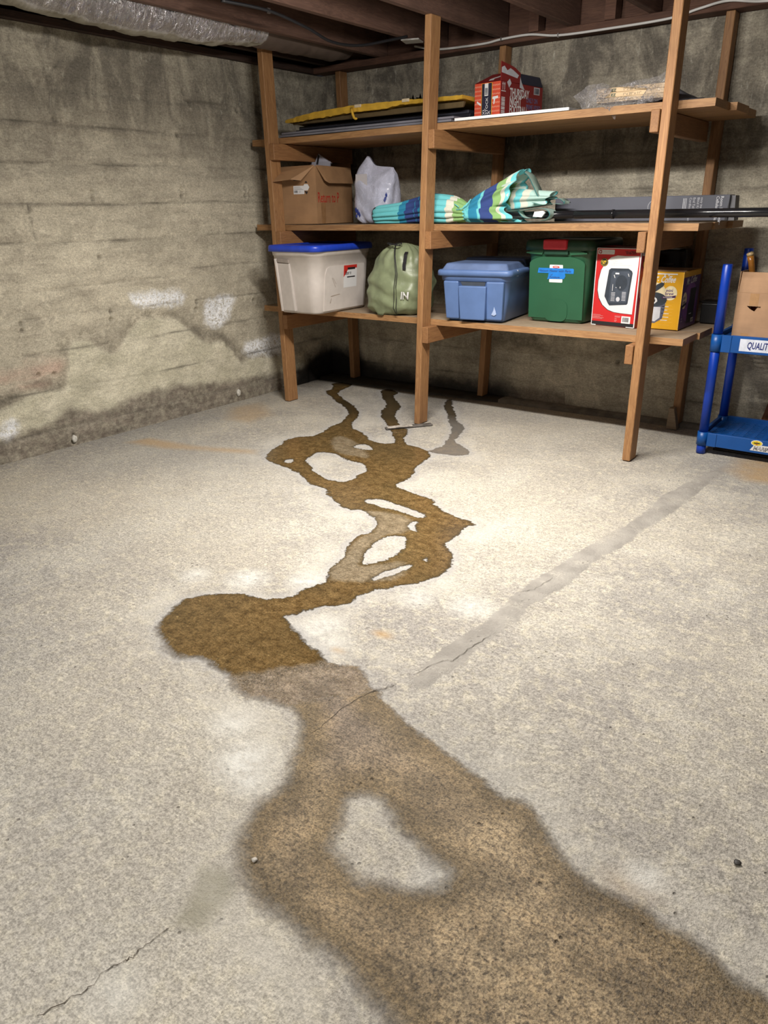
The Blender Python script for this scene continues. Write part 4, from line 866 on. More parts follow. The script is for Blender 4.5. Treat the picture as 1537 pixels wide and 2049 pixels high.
decal('side_print', [white_p, pur, dk, cream, plain('banner_violet', (0.20, 0.08, 0.30)), dk2, black_p, gold], t, [
    lambda b: add_poly(b, rect(0.001, d-0.001, 0.001, h-0.028), Rc(0.0004), 1),
    lambda b: add_poly(b, ell(0.15, 0.13, 0.12, 0.10), Rc(0.0006), 4),
    lambda b: add_text(b, 'Mr. Coffee', Rc(0.0010), 0.055, 0.222, 0.050, 0.80, 0.25, 0, 0.05, 0.01),
    lambda b: add_poly(b, ell(0.052, 0.145, 0.038, 0.042), Rc(0.0010), 3), lambda b: add_text(b, 'mini', Rc(0.0014), 0.026, 0.150, 0.026, 0.9, 0.1, 1, 0.08, 0.02), lambda b: add_text(b, 'brew', Rc(0.0014), 0.022, 0.128, 0.026, 0.9, 0.1, 1, 0.08, 0.02),
    lambda b: add_poly(b, [(0.012, 0.108), (0.09, 0.122), (0.09, 0.136), (0.012, 0.122)], Rc(0.0014), 6),
    lambda b: add_poly(b, [(0.125, 0.02), (0.24, 0.02), (0.245, 0.20), (0.14, 0.20), (0.14, 0.14), (0.125, 0.12)], Rc(0.0012), 6),
    lambda b: add_poly(b, rect(0.16, 0.20, 0.066, 0.070), Rc(0.0016), 0), lambda b: add_poly(b, rect(0.145, 0.150, 0.10, 0.18), Rc(0.0016), 5),
    lambda b: add_poly(b, rect(0.205, 0.25, 0.020, 0.042), Rc(0.0016), 0), lambda b: barcode(b, Rc(0.002), 0.211, 0.245, 0.023, 0.038, 6),
    lambda b: [add_text(b, s_, Rc(0.0010), 0.03, z, 0.012, 1, 0, 0) for s_, z in (('5', 0.065), ('cup', 0.052), ('brew', 0.038))]])
bm = bmesh.new()
for q in ([(0.046, 0, h+.001), (w, 0, h+.001), (w-0.01, d*0.48, h+0.006), (0.046, d*0.5, h+0.014)], [(0.046, d, h+.001), (w, d, h+.001), (w-0.01, d*0.5, h+0.003), (0.046, d*0.45, h+0.012)]):
    f4 = bm.faces.new([bm.verts.new(p) for p in q])
build('top_flap', bm, kraft_in, t)
# black objects at the back of the lowest shelf
bc = plain('black_case_vinyl', (0.012, 0.012, 0.013), 0.35, 0.2, 12, 0.3)
o = thing('black_case', 'large black case in shadow behind the yellow carton', 'case', (-1.52, 4.42, ZB+0.001), 0)
box('case_body', bc, o, 0, 0.255, 0, 0.115, 0, 0.385, 0, 0.015, 3); box('case_handle', plain('case_grey', (0.06, 0.06, 0.06)), o, 0.10, 0.20, -0.012, 0.0, 0.30, 0.312, 0, 0.003, 1)
o = thing('small_black_box', 'small black box at the right end of the lowest shelf, behind the yellow carton', 'box', (-1.155, 4.44, ZB+0.001), 0)
box('box_body', bc, o, 0, 0.085, 0, 0.09, 0, 0.105, 0, 0.004, 2); box('box_lid', plain('black_lid', (0.02, 0.02, 0.02)), o, -0.002, 0.087, -0.002, 0.092, 0.106, 0.118, 0, 0.003, 1)
# ------------------------------------------------------------------ middle shelf
# kraft carton with folded-out flaps
w, d, h = 0.272, 0.44, 0.345
t = thing('cardboard_box', 'open brown cardboard box with red lettering at the left end of the middle shelf', 'box', (-3.765, 3.905, ZM+0.001), math.radians(8))
bm = bmesh.new()
add_box(bm, 0, w, 0, 0.003, 0, h, 0); add_box(bm, 0, w, d-0.003, d, 0, h, 0); add_box(bm, 0, 0.003, 0.003, d-0.003, 0, h, 0); add_box(bm, w-0.003, w, 0.003, d-0.003, 0, h, 0); add_box(bm, 0.003, w-0.003, 0.003, d-0.003, 0, 0.003, 0)
build('box_walls', bm, kraft, t)
def flap(name, pts, n, mat=kraft):
    """bent sheet: list of 3D outline points, thickened along n"""
    bm = bmesh.new(); n = Vector(n)
    A = [bm.verts.new(Vector(p)) for p in pts]; B = [bm.verts.new(Vector(p)+n) for p in pts]
    k = len(pts); bm.faces.new(A); bm.faces.new(B[::-1])
    for i in range(k): bm.faces.new((A[i], B[i], B[(i+1) % k], A[(i+1) % k]))
    return build(name, bm, mat, t)
flap('flap', [(-0.002, -0.002, h), (w-0.005, -0.002, h+0.004), (w-0.075, -0.06, h-0.085), (w-0.13, -0.10, h-0.078), (0.045, -0.150, h-0.090), (0.034, -0.06, h-0.035)], (0, 0.003, 0.003))
flap('flap', [(w+0.001, 0.005, h+0.003), (w+0.001, d-0.01, h), (w+0.045, d-0.05, h-0.098), (w+0.042, 0.095, h-0.100), (w+0.030, 0.06, h-0.085)], (-0.003, 0, 0.003))
flap('flap', [(0, d, h), (w, d, h), (w-0.02, d+0.03, h+0.03), (0.02, d+0.03, h+0.03)], (0, -0.002, 0.002))
f = FX
rprint = plain('red_stamp', (0.42, 0.025, 0.015), 0.7, 0.15)
decal('printed_lettering', rprint, t, [lambda b: add_text(b, 'Return to P', RX(w, 0.0008), 0.014, 0.130, 0.088, 0.62, 0, 0, 0, 0.012)])
decal('shipping_label', [white_p, black_p, grey_p], t, [
    lambda b: add_poly(b, rect(0.095, 0.180, 0.182, 0.232), f(0.0006), 0), lambda b: add_poly(b, ell(0.195, 0.222, 0.026, 0.022, 6), f(0.0010), 0),
    lambda b: add_poly(b, [(0.185, 0.248), (0.197, 0.260), (0.209, 0.248)], f(0.0014), 1), lambda b: add_poly(b, [(0.180, 0.20), (0.197, 0.178), (0.209, 0.196)], f(0.0004), 1),
    lambda b: [add_poly(b, rect(0.100, x, z, z+0.002), f(0.001), 2) for x, z in ((0.15, 0.222), (0.16, 0.214), (0.172, 0.208))], lambda b: barcode(b, f(0.001), 0.100, 0.128, 0.190, 0.204, 1),
    lambda b: [add_poly(b, rect(0.135, x, z, z+0.0015), f(0.001), 2) for x, z in ((0.152, 0.200), (0.155, 0.195), (0.150, 0.190))]])
decal('hand_hole', black_p, t, [lambda b: add_poly(b, rrect(0.095, 0.155, 0.262, 0.283, 0.008), f(0.0005))])
decal('packing_tape', plain('brown_tape', (0.30, 0.16, 0.07), 0.3), t, [lambda b: add_poly(b, [(0.055, 0.002), (0.10, 0.002), (0.108, 0.13), (0.05, 0.125)], RX(w, 0.0006))])
o = thing('papers_and_booklet', 'grey booklet with a black spine sticking up out of the brown box', 'booklet', (-3.70, 4.10, ZM+0.012), math.radians(10))
bk = plain('booklet_grey', (0.36, 0.36, 0.42), 0.45, 0.1, 5)
bm = bmesh.new(); add_box(bm, 0.02, 0.16, 0, 0.012, 0.0, 0.37, 0, 0, top=(0.0, 0.0, 0.02, 0.02)); build('booklet', bm, bk, o)
bm = bmesh.new(); add_prism(bm, [(0.035, 0.345), (0.072, 0.418), (0.17, 0.358)], lambda a, b: Vector((a, 0.02, b)), lambda a, b: Vector((a, 0.036, b))); build('folded_sheet', bm, plain('sheet_grey', (0.42, 0.42, 0.50), 0.4, 0.1, 5), o)
bm = bmesh.new(); add_prism(bm, [(0.055, 0.355), (0.07, 0.352), (0.084, 0.405), (0.072, 0.418)], lambda a, b: Vector((a, 0.0185, b)), lambda a, b: Vector((a, 0.0195, b))); build('black_spine', bm, black_p, o)
bm = bmesh.new(); add_prism(bm, [(0.0, 0.0), (-0.03, 0.335), (0.0, 0.362), (0.04, 0.385), (0.05, 0.0)], lambda a, b: Vector((a, 0.045, b)), lambda a, b: Vector((a, 0.052, b))); build('back_sheet', bm, plain('sheet_dark', (0.16, 0.15, 0.20), 0.5, 0.1, 5), o)
# translucent grocery bag
def film_plastic(name, c, alpha, rough=0.25, sc=9, st=0.8):
    t = NT(name); p = t.obj(); n = t.noise(p, sc, 4, 0.6, 1.5); n2 = t.noise(p, sc*3, 3, 0.6, 1.0)
    col = t.mix(t.ramp(n, 0.3, 0.7), tuple(x*0.8 for x in c), tuple(min(1, x*1.15) for x in c))
    rid = t.ramp(t.math('ABSOLUTE', t.math('SUBTRACT', n2, 0.5)), 0.0, 0.035, 1.0, 0.0)
    al = t.ramp(t.math('ADD', t.math('MULTIPLY', rid, 0.5), n), 0.3, 0.9, alpha[0], alpha[1])
    t.out(col, rough, t.bump(t.math('ADD', n, t.math('MULTIPLY', rid, 0.10)), st, 0.012))
    t.l(al, t.b.inputs['Alpha']); t.b.inputs['Coat Weight'].default_value = 0.3
    return t.m
gbag = film_plastic('grocery_bag_film', (0.58, 0.60, 0.74), (0.80, 0.97), 0.24, 5, 0.4)
t = thing('plastic_grocery_bag', 'crumpled translucent white plastic grocery bag with blue print, beside the brown cardboard box', 'bag', (-3.150, 4.155, ZM+0.001), 0)
bm = bmesh.new(); rings = []; NA = 72
for i in range(34):
    u = i/33
    hx = np.interp(u, [0, .05, .2, .45, .75, .88, 1], [.098, .128, .148, .152, .150, .142, .115])
    hy = np.interp(u, [0, .05, .2, .6, .85, 1], [.07, .09, .10, .09, .05, .006])
    ring = []
    for k in range(NA):
        a = 2*math.pi*k/NA; ca, sa = math.cos(a), math.sin(a); e = 3.2; r = (abs(ca)**e+abs(sa)**e)**(-1/e)
        fo = 0.075*mn.noise(Vector((ca*2+2, sa*2, u*4)))+0.05*abs(mn.noise(Vector((ca*5+u*6, sa*5, u*6+9))))+(0.09*(0.3-u)/0.3*math.sin(11*a+8*u) if u < 0.3 else 0)
        top = 0.335+0.062*math.exp(-((ca+0.62)/0.30)**2)-0.012*max(0, ca)
        ring.append(Vector((hx*r*ca*(1+fo)-0.012+0.012*u, hy*r*sa*(1+fo*1.5), max(0.0, u*top))))
    rings.append(ring)
add_rings(bm, rings, 0, True, False); build('bag_film', bm, gbag, t)
box('contents', plain('contents_blue', (0.17, 0.20, 0.30), 0.6, 0.2, 8), t, -0.10, 0.085, -0.045, 0.05, 0.01, 0.26, 0, 0.02, 3)
bagblue = plain('bag_blue_print', (0.02, 0.04, 0.22), 0.4)
bmf = lambda rg: (lambda a, c: Vector((a, min([p.y for r_ in rg if abs(r_[NA*3//4].z-c) < 0.02 for p in r_ if abs(p.x-a) < 0.015] or [-0.09])-0.003, c)))
G_ = bmf(rings)
decal('paper_slip', plain('paper_slip', (0.50, 0.48, 0.50), 0.5, 0.03), t, [lambda b: add_poly(b, rect(-0.122, -0.03, 0.205, 0.29), lambda a, c: Vector((a, -0.090-0.01*math.sin(a*60), c)))])
decal('printed_logo', bagblue, t, [lambda b: [add_poly(b, [(x, z) for x, z in q], G_) for q in
    ([(-0.125, 0.085), (-0.112, 0.098), (-0.10, 0.075), (-0.112, 0.06)], [(-0.108, 0.072), (-0.096, 0.088), (-0.084, 0.062), (-0.098, 0.046)], [(-0.092, 0.055), (-0.082, 0.070), (-0.072, 0.048), (-0.084, 0.034)], [(-0.116, 0.048), (-0.104, 0.056), (-0.10, 0.04), (-0.110, 0.03)],
     [(0.104, 0.135), (0.112, 0.155), (0.122, 0.145), (0.112, 0.12)], [(0.114, 0.165), (0.122, 0.18), (0.128, 0.16), (0.120, 0.145)])]])
# patio umbrella
def stripes(name, base, bands, vary=0.10, ax=0):
    t = NT(name); p = t.obj(); sx = t.n('ShaderNodeAttribute', attribute_name='run').outputs['Fac']
    u = t.math('ADD', sx, t.math('MULTIPLY', t.math('SUBTRACT', t.noise(p, 7, 2), 0.5), 0.02))
    c = base
    for lo, hi, colr in bands:
        g = t.math('MULTIPLY', t.math('GREATER_THAN', u, lo), t.math('LESS_THAN', u, hi)); c = t.mix(g, c, colr)
    fz_ = t.noise(p, 350, 2)
    c = t.mix(t.ramp(fz_, 0.3, 0.7, 0.0, 0.18), c, (0.05, 0.12, 0.14))
    return t.out(c, 0.8, t.bump(t.noise(p, 40, 3), 0.2, 0.003))
AQ, TE, NV, WH, GN = (0.15, 0.56, 0.60), (0.015, 0.23, 0.40), (0.022, 0.045, 0.20), (0.62, 0.62, 0.52), (0.24, 0.42, 0.14)
bands = [(0.21, 0.26, TE), (0.26, 0.33, NV), (0.33, 0.335, TE), (0.335, 0.365, NV), (0.365, 0.44, TE), (0.44, 0.545, AQ), (0.545, 0.59, WH), (0.59, 0.645, GN), (0.645, 0.69, AQ), (0.69, 0.765, TE), (0.765, 0.785, AQ), (0.785, 0.875, NV), (0.875, 0.935, GN), (0.935, 0.965, WH), (0.965, 1.01, AQ), (1.01, 1.06, WH), (1.06, 1.3, (0.42, 0.60, 0.54))]
umb_m = stripes('umbrella_canvas', AQ, bands)
t = thing('patio_umbrella', 'closed patio umbrella in aqua, navy, green and white stripes lying on the middle shelf', 'umbrella', (-3.03, 3.975, ZM+0.002), math.radians(0))
def bundle(name, x0, x1, rf, n_pl, seed, cut0=True, slope=0.0):
    bm = bmesh.new(); NA = 120; NX = 64; rg = []; run = []
    for i in range(NX):
        u = i/(NX-1); x = x0+(x1-x0)*u; R_, zc, yc = rf(u); ring = []
        for k in range(NA):
            a = 2*math.pi*k/NA
            ph = n_pl*a+1.3*math.sin(3*a+seed)+u*1.2
            pl = 0.11*(abs(math.sin(ph*0.5))**0.6*2-1.3)+0.10*mn.noise(Vector((math.cos(a)*2+seed, math.sin(a)*2, u*3.5)))
            rr = R_*(1+pl)
            dx = 0.012*math.sin(ph)*0.5*(1 if u > 0.1 else 0)
            z = max(0.001+0.0008*math.sin(ph*2), zc+rr*math.sin(a)*(0.92)); ring.append(Vector((x+dx+slope*(z-zc)*u, yc+rr*math.cos(a), z)))
            run.append(x+dx*1.5)
        rg.append(ring)
    add_rings(bm, rg, 0, True, True); o = build(name, bm, umb_m, t, False); set_attr(o.data, 'run', [v for v in run]); return rg
bundle('canopy_top_bundle', 0.0, 0.655, lambda u: (np.interp(u, [0, .04, .3, .6, .85, .95, 1], [.05, .058, .066, .085, .078, .058, .044]), np.interp(u, [0, .3, .6, .9, 1], [.045, .054, .078, .066, .052]), 0), 11, 2.0)
# flared lower part: two open lobes of pleated cloth spreading right from the tie
under = plain('umbrella_underside', (0.55, 0.68, 0.62), 0.8, 0.12, 12); hem = plain('umbrella_hem', (0.17, 0.58, 0.60), 0.8, 0.1, 20)
def lobe(name, A, B, ry, rz, npl, seed, skew, run1, depth=0.10):
    """A,B = (x,y,z) axis ends; ry,rz = radii profile; open mouth shows the paler underside"""
    bm = bmesh.new(); NA, NX = 110, 46; rg = []; run = []
    for i in range(NX):
        u = i/(NX-1); cx = A[0]+(B[0]-A[0])*u; cy = A[1]+(B[1]-A[1])*u; cz = A[2]+(B[2]-A[2])*u
        Ry = float(np.interp(u, *ry)); Rz = float(np.interp(u, *rz)); ring = []
        for k in range(NA):
            a = 2*math.pi*k/NA; ca, sa = math.cos(a), math.sin(a)
            ph = npl*a+0.9*math.sin(2*a+seed)
            pl = depth*(0.4+u*1.3)*math.sin(ph)+0.07*mn.noise(Vector((ca*2+seed, sa*2, u*2)))
            x = cx+skew*sa*u**1.4+0.012*math.sin(ph+1)*u; z = cz+Rz*sa*(1+pl); y = cy+Ry*ca*(1+pl)
            ring.append(Vector((x, y, max(0.0015+0.001*math.sin(ph), z)))); run.append(A[0]+(run1-A[0])*u)
        rg.append(ring)
    c = Vector((B[0], B[1], B[2]))
    inner = []
    for q, (f_, dx) in enumerate(((0.965, -0.012), (0.80, -0.05), (0.5, -0.10), (0.12, -0.14))):
        r_ = []
        for p in rg[-1]:
            v = c+(p-c)*f_; v.x += dx; v.z = max(v.z, 0.003+0.001*q); r_.append(v)
        inner.append(r_)
    R_ = rg+inner; V_ = [[bm.verts.new(p) for p in r_] for r_ in R_]
    for j in range(len(R_)-1):
        mi = 0 if j < NX-1 else (1 if j == NX-1 else 2)
        for k in range(NA):
            f_ = bm.faces.new((V_[j][k], V_[j][(k+1) % NA], V_[j+1][(k+1) % NA], V_[j+1][k])); f_.smooth = True; f_.material_index = mi
    bm.faces.new(V_[0][::-1]).material_index = 0; bm.faces.new(V_[-1]).material_index = 2
    o = build(name, bm, [umb_m, hem, under], t); set_attr(o.data, 'run', run+[run1]*(len(o.data.vertices)-len(run))); return o
lobe('canopy_fold', (0.655, 0.0, 0.062), (0.955, 0.015, 0.170), ([0, .3, 1], [.045, .07, .085]), ([0, .2, .6, 1], [.040, .062, .082, .092]), 7, 1.0, 0.045, 1.00)
lobe('canopy_fold', (0.655, -0.01, 0.045), (0.965, -0.02, 0.042), ([0, .3, 1], [.042, .062, .075]), ([0, .3, 1], [.040, .045, .040]), 6, 4.0, -0.05, 1.01, 0.12)
lobe('canopy_fold', (0.80, 0.045, 0.11), (1.14, 0.04, 0.115), ([0, .3, 1], [.035, .04, .045]), ([0, .3, 1], [.045, .055, .030]), 5, 6.0, 0.02, 1.20, 0.16)
def ribbon(name, pts, wd, mats):
    bm = bmesh.new(); P = [Vector(p) for p in pts]; Q = []
    for i in range(len(P)-1):
        p0, p1, p2, p3 = P[max(i-1, 0)], P[i], P[i+1], P[min(i+2, len(P)-1)]
        for k in range(7):
            s = k/7; Q.append(0.5*((2*p1)+(p2-p0)*s+(2*p0-5*p1+4*p2-p3)*s*s+(3*p1-p0-3*p2+p3)*s**3))
    Q.append(P[-1]); pr = None
    for i, q in enumerate(Q):
        w1, w2 = 0.011, wd
        A = bm.verts.new(q); B = bm.verts.new(q+Vector((0, w1, 0.0005))); C_ = bm.verts.new(q+Vector((0, w2, 0.001)))
        if pr:
            bm.faces.new((pr[0], A, B, pr[1])).material_index = 0; bm.faces.new((pr[1], B, C_, pr[2])).material_index = 1
        pr = (A, B, C_)
    bmesh.ops.solidify(bm, geom=bm.faces[:], thickness=0.0018)
    return build(name, bm, mats, t, True)
ribbon('hem_fold', [(0.90, -0.080, 0.006), (1.00, -0.088, 0.003), (1.09, -0.085, 0.004), (1.155, -0.08, 0.012), (1.19, -0.075, 0.036), (1.165, -0.072, 0.064), (1.09, -0.07, 0.070), (1.00, -0.072, 0.058)], 0.10, [hem, under])
ribbon('hem_fold', [(1.00, -0.070, 0.060), (1.03, -0.070, 0.030), (1.07, -0.07, 0.022), (1.12, -0.07, 0.030)], 0.08, [hem, under])
ribbon('hem_fold', [(0.975, -0.02, 0.262), (1.02, -0.015, 0.235), (1.055, -0.01, 0.180), (1.09, -0.01, 0.128), (1.15, -0.01, 0.118), (1.205, -0.01, 0.116), (1.235, 0.0, 0.094)], 0.09, [hem, under])
ribbon('hem_fold', [(1.06, -0.03, 0.100), (1.12, -0.03, 0.088), (1.18, -0.03, 0.092), (1.235, -0.02, 0.088), (1.24, -0.01, 0.104)], 0.07, [hem, under])
bm = bmesh.new(); add_prism(bm, [(1.10, 0.030), (1.15, 0.026), (1.168, 0.048), (1.155, 0.058), (1.108, 0.054)], lambda a, b: Vector((a, -0.082, b)), lambda a, b: Vector((a, -0.070, b))); build('care_tag', bm, white_p, t)
bm = bmesh.new(); 
for xx in (0.665, 0.672): add_tube(bm, [(xx+0.012*math.sin(2*a), 0.058*math.cos(a), max(0.004, 0.050+0.052*math.sin(a))) for a in np.linspace(0, 2*math.pi, 26)], 0.003, 6)
add_tube(bm, [(0.60, -0.062, 0.10), (0.63, -0.066, 0.085), (0.615, -0.068, 0.07), (0.65, -0.064, 0.075), (0.68, -0.058, 0.10), (0.70, -0.05, 0.125)], 0.0028, 6)
build('tie_cord', bm, hem, t)
bm = bmesh.new(); add_tube(bm, [(0.0, 0.0527*math.cos(a), 0.047+0.046*math.sin(a)) for a in np.linspace(0.2, 6.2, 26)], 0.003, 6); build('black_piping', bm, blackc, t)
polem = plain('black_enamel', (0.012, 0.012, 0.014), 0.16, 0.1)
bm = bmesh.new(); add_tube(bm, [(0.9, 0.0, 0.037), (1.30, 0.0, 0.037)], 0.0185, 20); build('pole', bm, polem, t)
bm = bmesh.new(); add_tube(bm, [(1.30, 0.0, 0.0368), (2.9, 0.0, 0.038)], 0.0205, 20); add_tube(bm, [(1.50, 0, 0.037), (1.512, 0, 0.037)], 0.0225, 20); build('pole_lower', bm, polem, t)
# long grey box behind the pole
gbx = plain('charcoal_carton', (0.085, 0.09, 0.115), 0.5, 0.1, 5)
t = thing('long_grey_carton', 'long slim charcoal carton with white print behind the black umbrella pole', 'carton', (-1.93, 4.16, ZM+0.002), math.radians(0.5))
w, d, h = 0.93, 0.10, 0.118
box('carton', gbx, t, 0, w-0.02, 0, d, 0, h, 0, 0.002, 1)
bm = bmesh.new(); add_box(bm, w-0.02, w+0.010, 0.012, d-0.002, 0.0, h-0.004, top=(0, -0.01, 0.01, 0)); build('end_flap', bm, plain('charcoal_flap', (0.12, 0.12, 0.13), 0.6), t)
f = FX
decal('front_print', [lt, black_p], t, [
    lambda b: add_poly(b, [(w-0.02, 0.0), (w-0.02, h-0.004), (w-0.032, 0)], f(0.0005), 1),
    lambda b: [add_poly(b, rect(0.545+0.031*math.cos(a), 0.545+0.031*math.cos(a)+0.003, 0.066+0.031*math.sin(a), 0.066+0.031*math.sin(a)+0.003), f(0.0008), 0) for a in np.linspace(0, 6.28, 40)],
    lambda b: add_poly(b, rect(0.543, 0.548, 0.055, 0.085), f(0.0008), 0), lambda b: add_poly(b, rect(0.532, 0.560, 0.052, 0.056), f(0.0008), 0),
    lambda b: [add_poly(b, rect(x, x+0.0025, 0.02, 0.105), f(0.0008), 0) for x in (0.690, 0.697, 0.704)],
    lambda b: [add_text(b, s_, f(0.0008), x, 0.108, 0.017, 0.95, 0, 0, -math.pi/2) for s_, x in (('Cordless Roman', 0.720), ('End Table', 0.738), ('Blind Kit', 0.758), ('easy install', 0.775))],
    lambda b: add_text(b, 'Room Darkening', f(0.0008), 0.868, 0.112, 0.020, 0.95, 0, 0, -math.pi/2, 0.02), lambda b: add_text(b, 'Cellular Shade', f(0.0008), 0.848, 0.112, 0.020, 0.95, 0, 0, -math.pi/2, 0.02)])
# ------------------------------------------------------------------ top shelf
pg = plain('grey_panel_face', (0.17, 0.17, 0.20), 0.5, 0.15, 6); pdk = plain('black_panel', (0.015, 0.016, 0.022), 0.5, 0.3, 6)
for i, (dx, dy, z0, lab) in enumerate(((0, 0, 0.001, 'lower of two long grey slats lying on the left of the top shelf'), (0.012, 0.006, 0.0155, 'upper of two long grey slats lying on the left of the top shelf'))):
    o = thing('grey_slat', lab, 'slat', (-3.72+dx, 3.868+dy, ZT+z0), 0, 'long grey slats on the top shelf')
    box('slat_body', pg, o, 0, 1.285, 0, 0.16, 0, 0.012, 0, 0.002, 1); box('end_cap', plain('slat_cap', (0.05, 0.05, 0.06)), o, -0.004, 0.0, 0.004, 0.156, 0.001, 0.011)
o = thing('dark_flat_panel', 'dark flat panel lying under the yellow pad on the top shelf', 'panel', (-3.76, 4.035, ZT+0.001), 0)  # a flat black panel under the foam
bm = bmesh.new(); add_box(bm, 0, 1.33, 0, 0.42, 0.0, 0.055, 0, 0.004, 1, top=(0, 0, 0.03, 0)); build('panel_body', bm, pdk, o)
box('panel_top', plain('black_skin', (0.03, 0.032, 0.045), 0.4), o, 0.02, 1.31, 0.04, 0.41, 0.0555, 0.075, 0, 0.004, 1)
yw = cloth('yellow_foam', (0.62, 0.37, 0.035), 0.85, 0, 40)
o = thing('yellow_foam_pad', 'long frayed yellow foam sheet lying tilted over the flat dark panel on the top shelf', 'foam pad', (-3.75, 3.965, ZT), 0)
bm = bmesh.new(); n = 70; rows = []
for i in range(n+1):
    x = 1.325*i/n; zt = float(np.interp(x, [0, .1, .25, .55, .8, 1.1, 1.4], [0.108, 0.122, 0.136, 0.148, 0.146, 0.140, 0.134]))
    th = float(np.interp(x, [0, .08, .3, .8, .9, 1.4], [0.016, .030, .038, .036, .022, .020]))
    j = 0.004*mn.noise(Vector((x*22, 0, 0)))+0.003*mn.noise(Vector((x*60, 4, 0))); j2 = 0.006*mn.noise(Vector((x*30, 9, 0)))
    rows.append([bm.verts.new(p) for p in ((x, j, zt-th+j2), (x, j-0.006, zt-th/2), (x, j, zt+j), (x, 0.20, zt+0.0), (x, 0.42, zt-0.025), (x, 0.42, zt-0.04), (x, 0.03, zt-th+j2+0.002))])
for A, B in zip(rows[:-1], rows[1:]):
    for q in range(7): bm.faces.new((A[q], A[(q+1) % 7], B[(q+1) % 7], B[q]))
bm.faces.new(rows[0][::-1]); bm.faces.new(rows[-1]); bmesh.ops.recalc_face_normals(bm, faces=bm.faces[:])
build('foam_sheet', bm, yw, o)
bm = bmesh.new(); add_box(bm, 0.03, 1.31, 0.03, 0.05, 0.080, 0.112, 0, 0.004, 1, top=(0, 0, 0.01, 0.02)); build('shadowed_layer', bm, plain('foam_shade_olive', (0.11, 0.075, 0.03), 0.8), o)  # dark olive strip, paints the shade below the foam edge
bm = bmesh.new(); add_tube(bm, [(0.555, -0.008, 0.132), (0.565, -0.016, 0.115), (0.572, -0.018, 0.095), (0.580, -0.016, 0.078), (0.592, -0.018, 0.072), (0.602, -0.018, 0.073)], [0.008, .008, .008, .008, .007, .005], 8); build('torn_strip', bm, yw, o)
gtp = plain('glossy_tape', (0.62, 0.52, 0.36), 0.15)
for cx in (0.60, 0.95): box('tape_wrap', gtp, o, cx-0.025, cx+0.025, -0.009, 0.004, 0.132, 0.150, 0, 0.004, 2)
bm = bmesh.new()
for cx in (0.98, 1.03, 1.12):
    add_poly(bm, [(cx, 0.13), (cx-0.02, 0.152), (cx+0.004, 0.148), (cx+0.012, 0.17), (cx+0.022, 0.142)], lambda a, b: Vector((a, 0.01, b)))
bmesh.ops.solidify(bm, geom=bm.faces[:], thickness=0.003); build('frayed_edge', bm, yw, o)
# red printed drinks carton
rb = plain('carton_brick_red', (0.24, 0.016, 0.016), 0.5, 0.08, 8); ro = plain('carton_orange_red', (0.62, 0.075, 0.035), 0.5, 0.05); cnv = plain('carton_navy', (0.02, 0.022, 0.045), 0.45)
t = thing('red_carton', 'torn red printed carton with THURSDAY NIGHT FOOTBALL lettering on the top shelf', 'carton', (-2.412, 4.075, ZT+0.001), math.radians(-6))
t.scale = (1.0, 1.4, 1.30)
w, d, h = 0.172, 0.30, 0.150
box('carton', rb, t, 0, w, 0, d, 0, h, 0, 0.002, 1)
bm = bmesh.new(); add_box(bm, 0.0, w-0.002, 0.0, d*0.45, h+0.0005, h+0.042, 0, top=(0.03, 0.0, 0.09, 0.0)); build('sloped_top', bm, rb, t)
bm = bmesh.new(); add_prism(bm, [(0.0, h), (0.10, h), (0.13, h+0.002), (0.13, h+0.040), (0.095, h+0.055), (0.06, h+0.062), (0.0, h+0.070)], RX(w, 0.0), RX(w, -0.003)); build('torn_flap', bm, rb, t)
bm = bmesh.new(); add_box(bm, 0.02, w+0.001, 0.13, d, h+0.0005, h+0.040, 0, 0.003, 1, top=(0.01, -0.012, 0.006, -0.012)); build('navy_ridge', bm, cnv, t)
f = FX
def chev(b):
    for i in range(9):
        z = 0.004+i*0.0160
        for x0, x1 in ((0.002, 0.046), (0.118, w-0.002)):
            k = 5
            for j in range(k):
                xa = x0+(x1-x0)*j/k; xb = x0+(x1-x0)*(j+1)/k
                add_poly(b, [(xa, z), ((xa+xb)/2, z+0.005), (xb, z), (xb, z+0.0035), ((xa+xb)/2, z+0.0085), (xa, z+0.0035)], f(0.0012), 4)
decal('end_print', [ro, cnv, white_p, gold, plain('pale_orange', (0.75, 0.30, 0.2))], t, [
    lambda b: add_poly(b, rect(0.001, w-0.001, 0.001, h-0.001), f(0.0004), 0), chev,
    lambda b: add_poly(b, rect(0.047, 0.118, 0.001, h-0.003), f(0.0010), 3), lambda b: add_poly(b, rect(0.050, 0.115, 0.001, h-0.004), f(0.0014), 1),
    lambda b: add_poly(b, rect(0.068, 0.092, 0.100, 0.146), f(0.0018), 2), lambda b: barcode(b, f(0.0022), 0.071, 0.089, 0.104, 0.130, 1, True),
    lambda b: [add_text(b, s_, f(0.0018), x, 0.03, 0.022, 0.9, 0, 2, math.pi/2) for s_, x in (('XL', 0.072), ('STOCK', 0.092), ('X', 0.108))],
    lambda b: add_poly(b, [(0.016, 0.078), (0.040, 0.066), (0.046, 0.064), (0.046, 0.072), (0.020, 0.084)], f(0.0018), 2), lambda b: add_poly(b, [(0.122, 0.094), (0.158, 0.096), (0.158, 0.087), (0.140, 0.085), (0.134, 0.066), (0.129, 0.066), (0.130, 0.084), (0.122, 0.086)], f(0.0018), 2)])
R4 = lambda e: RX(w, e)
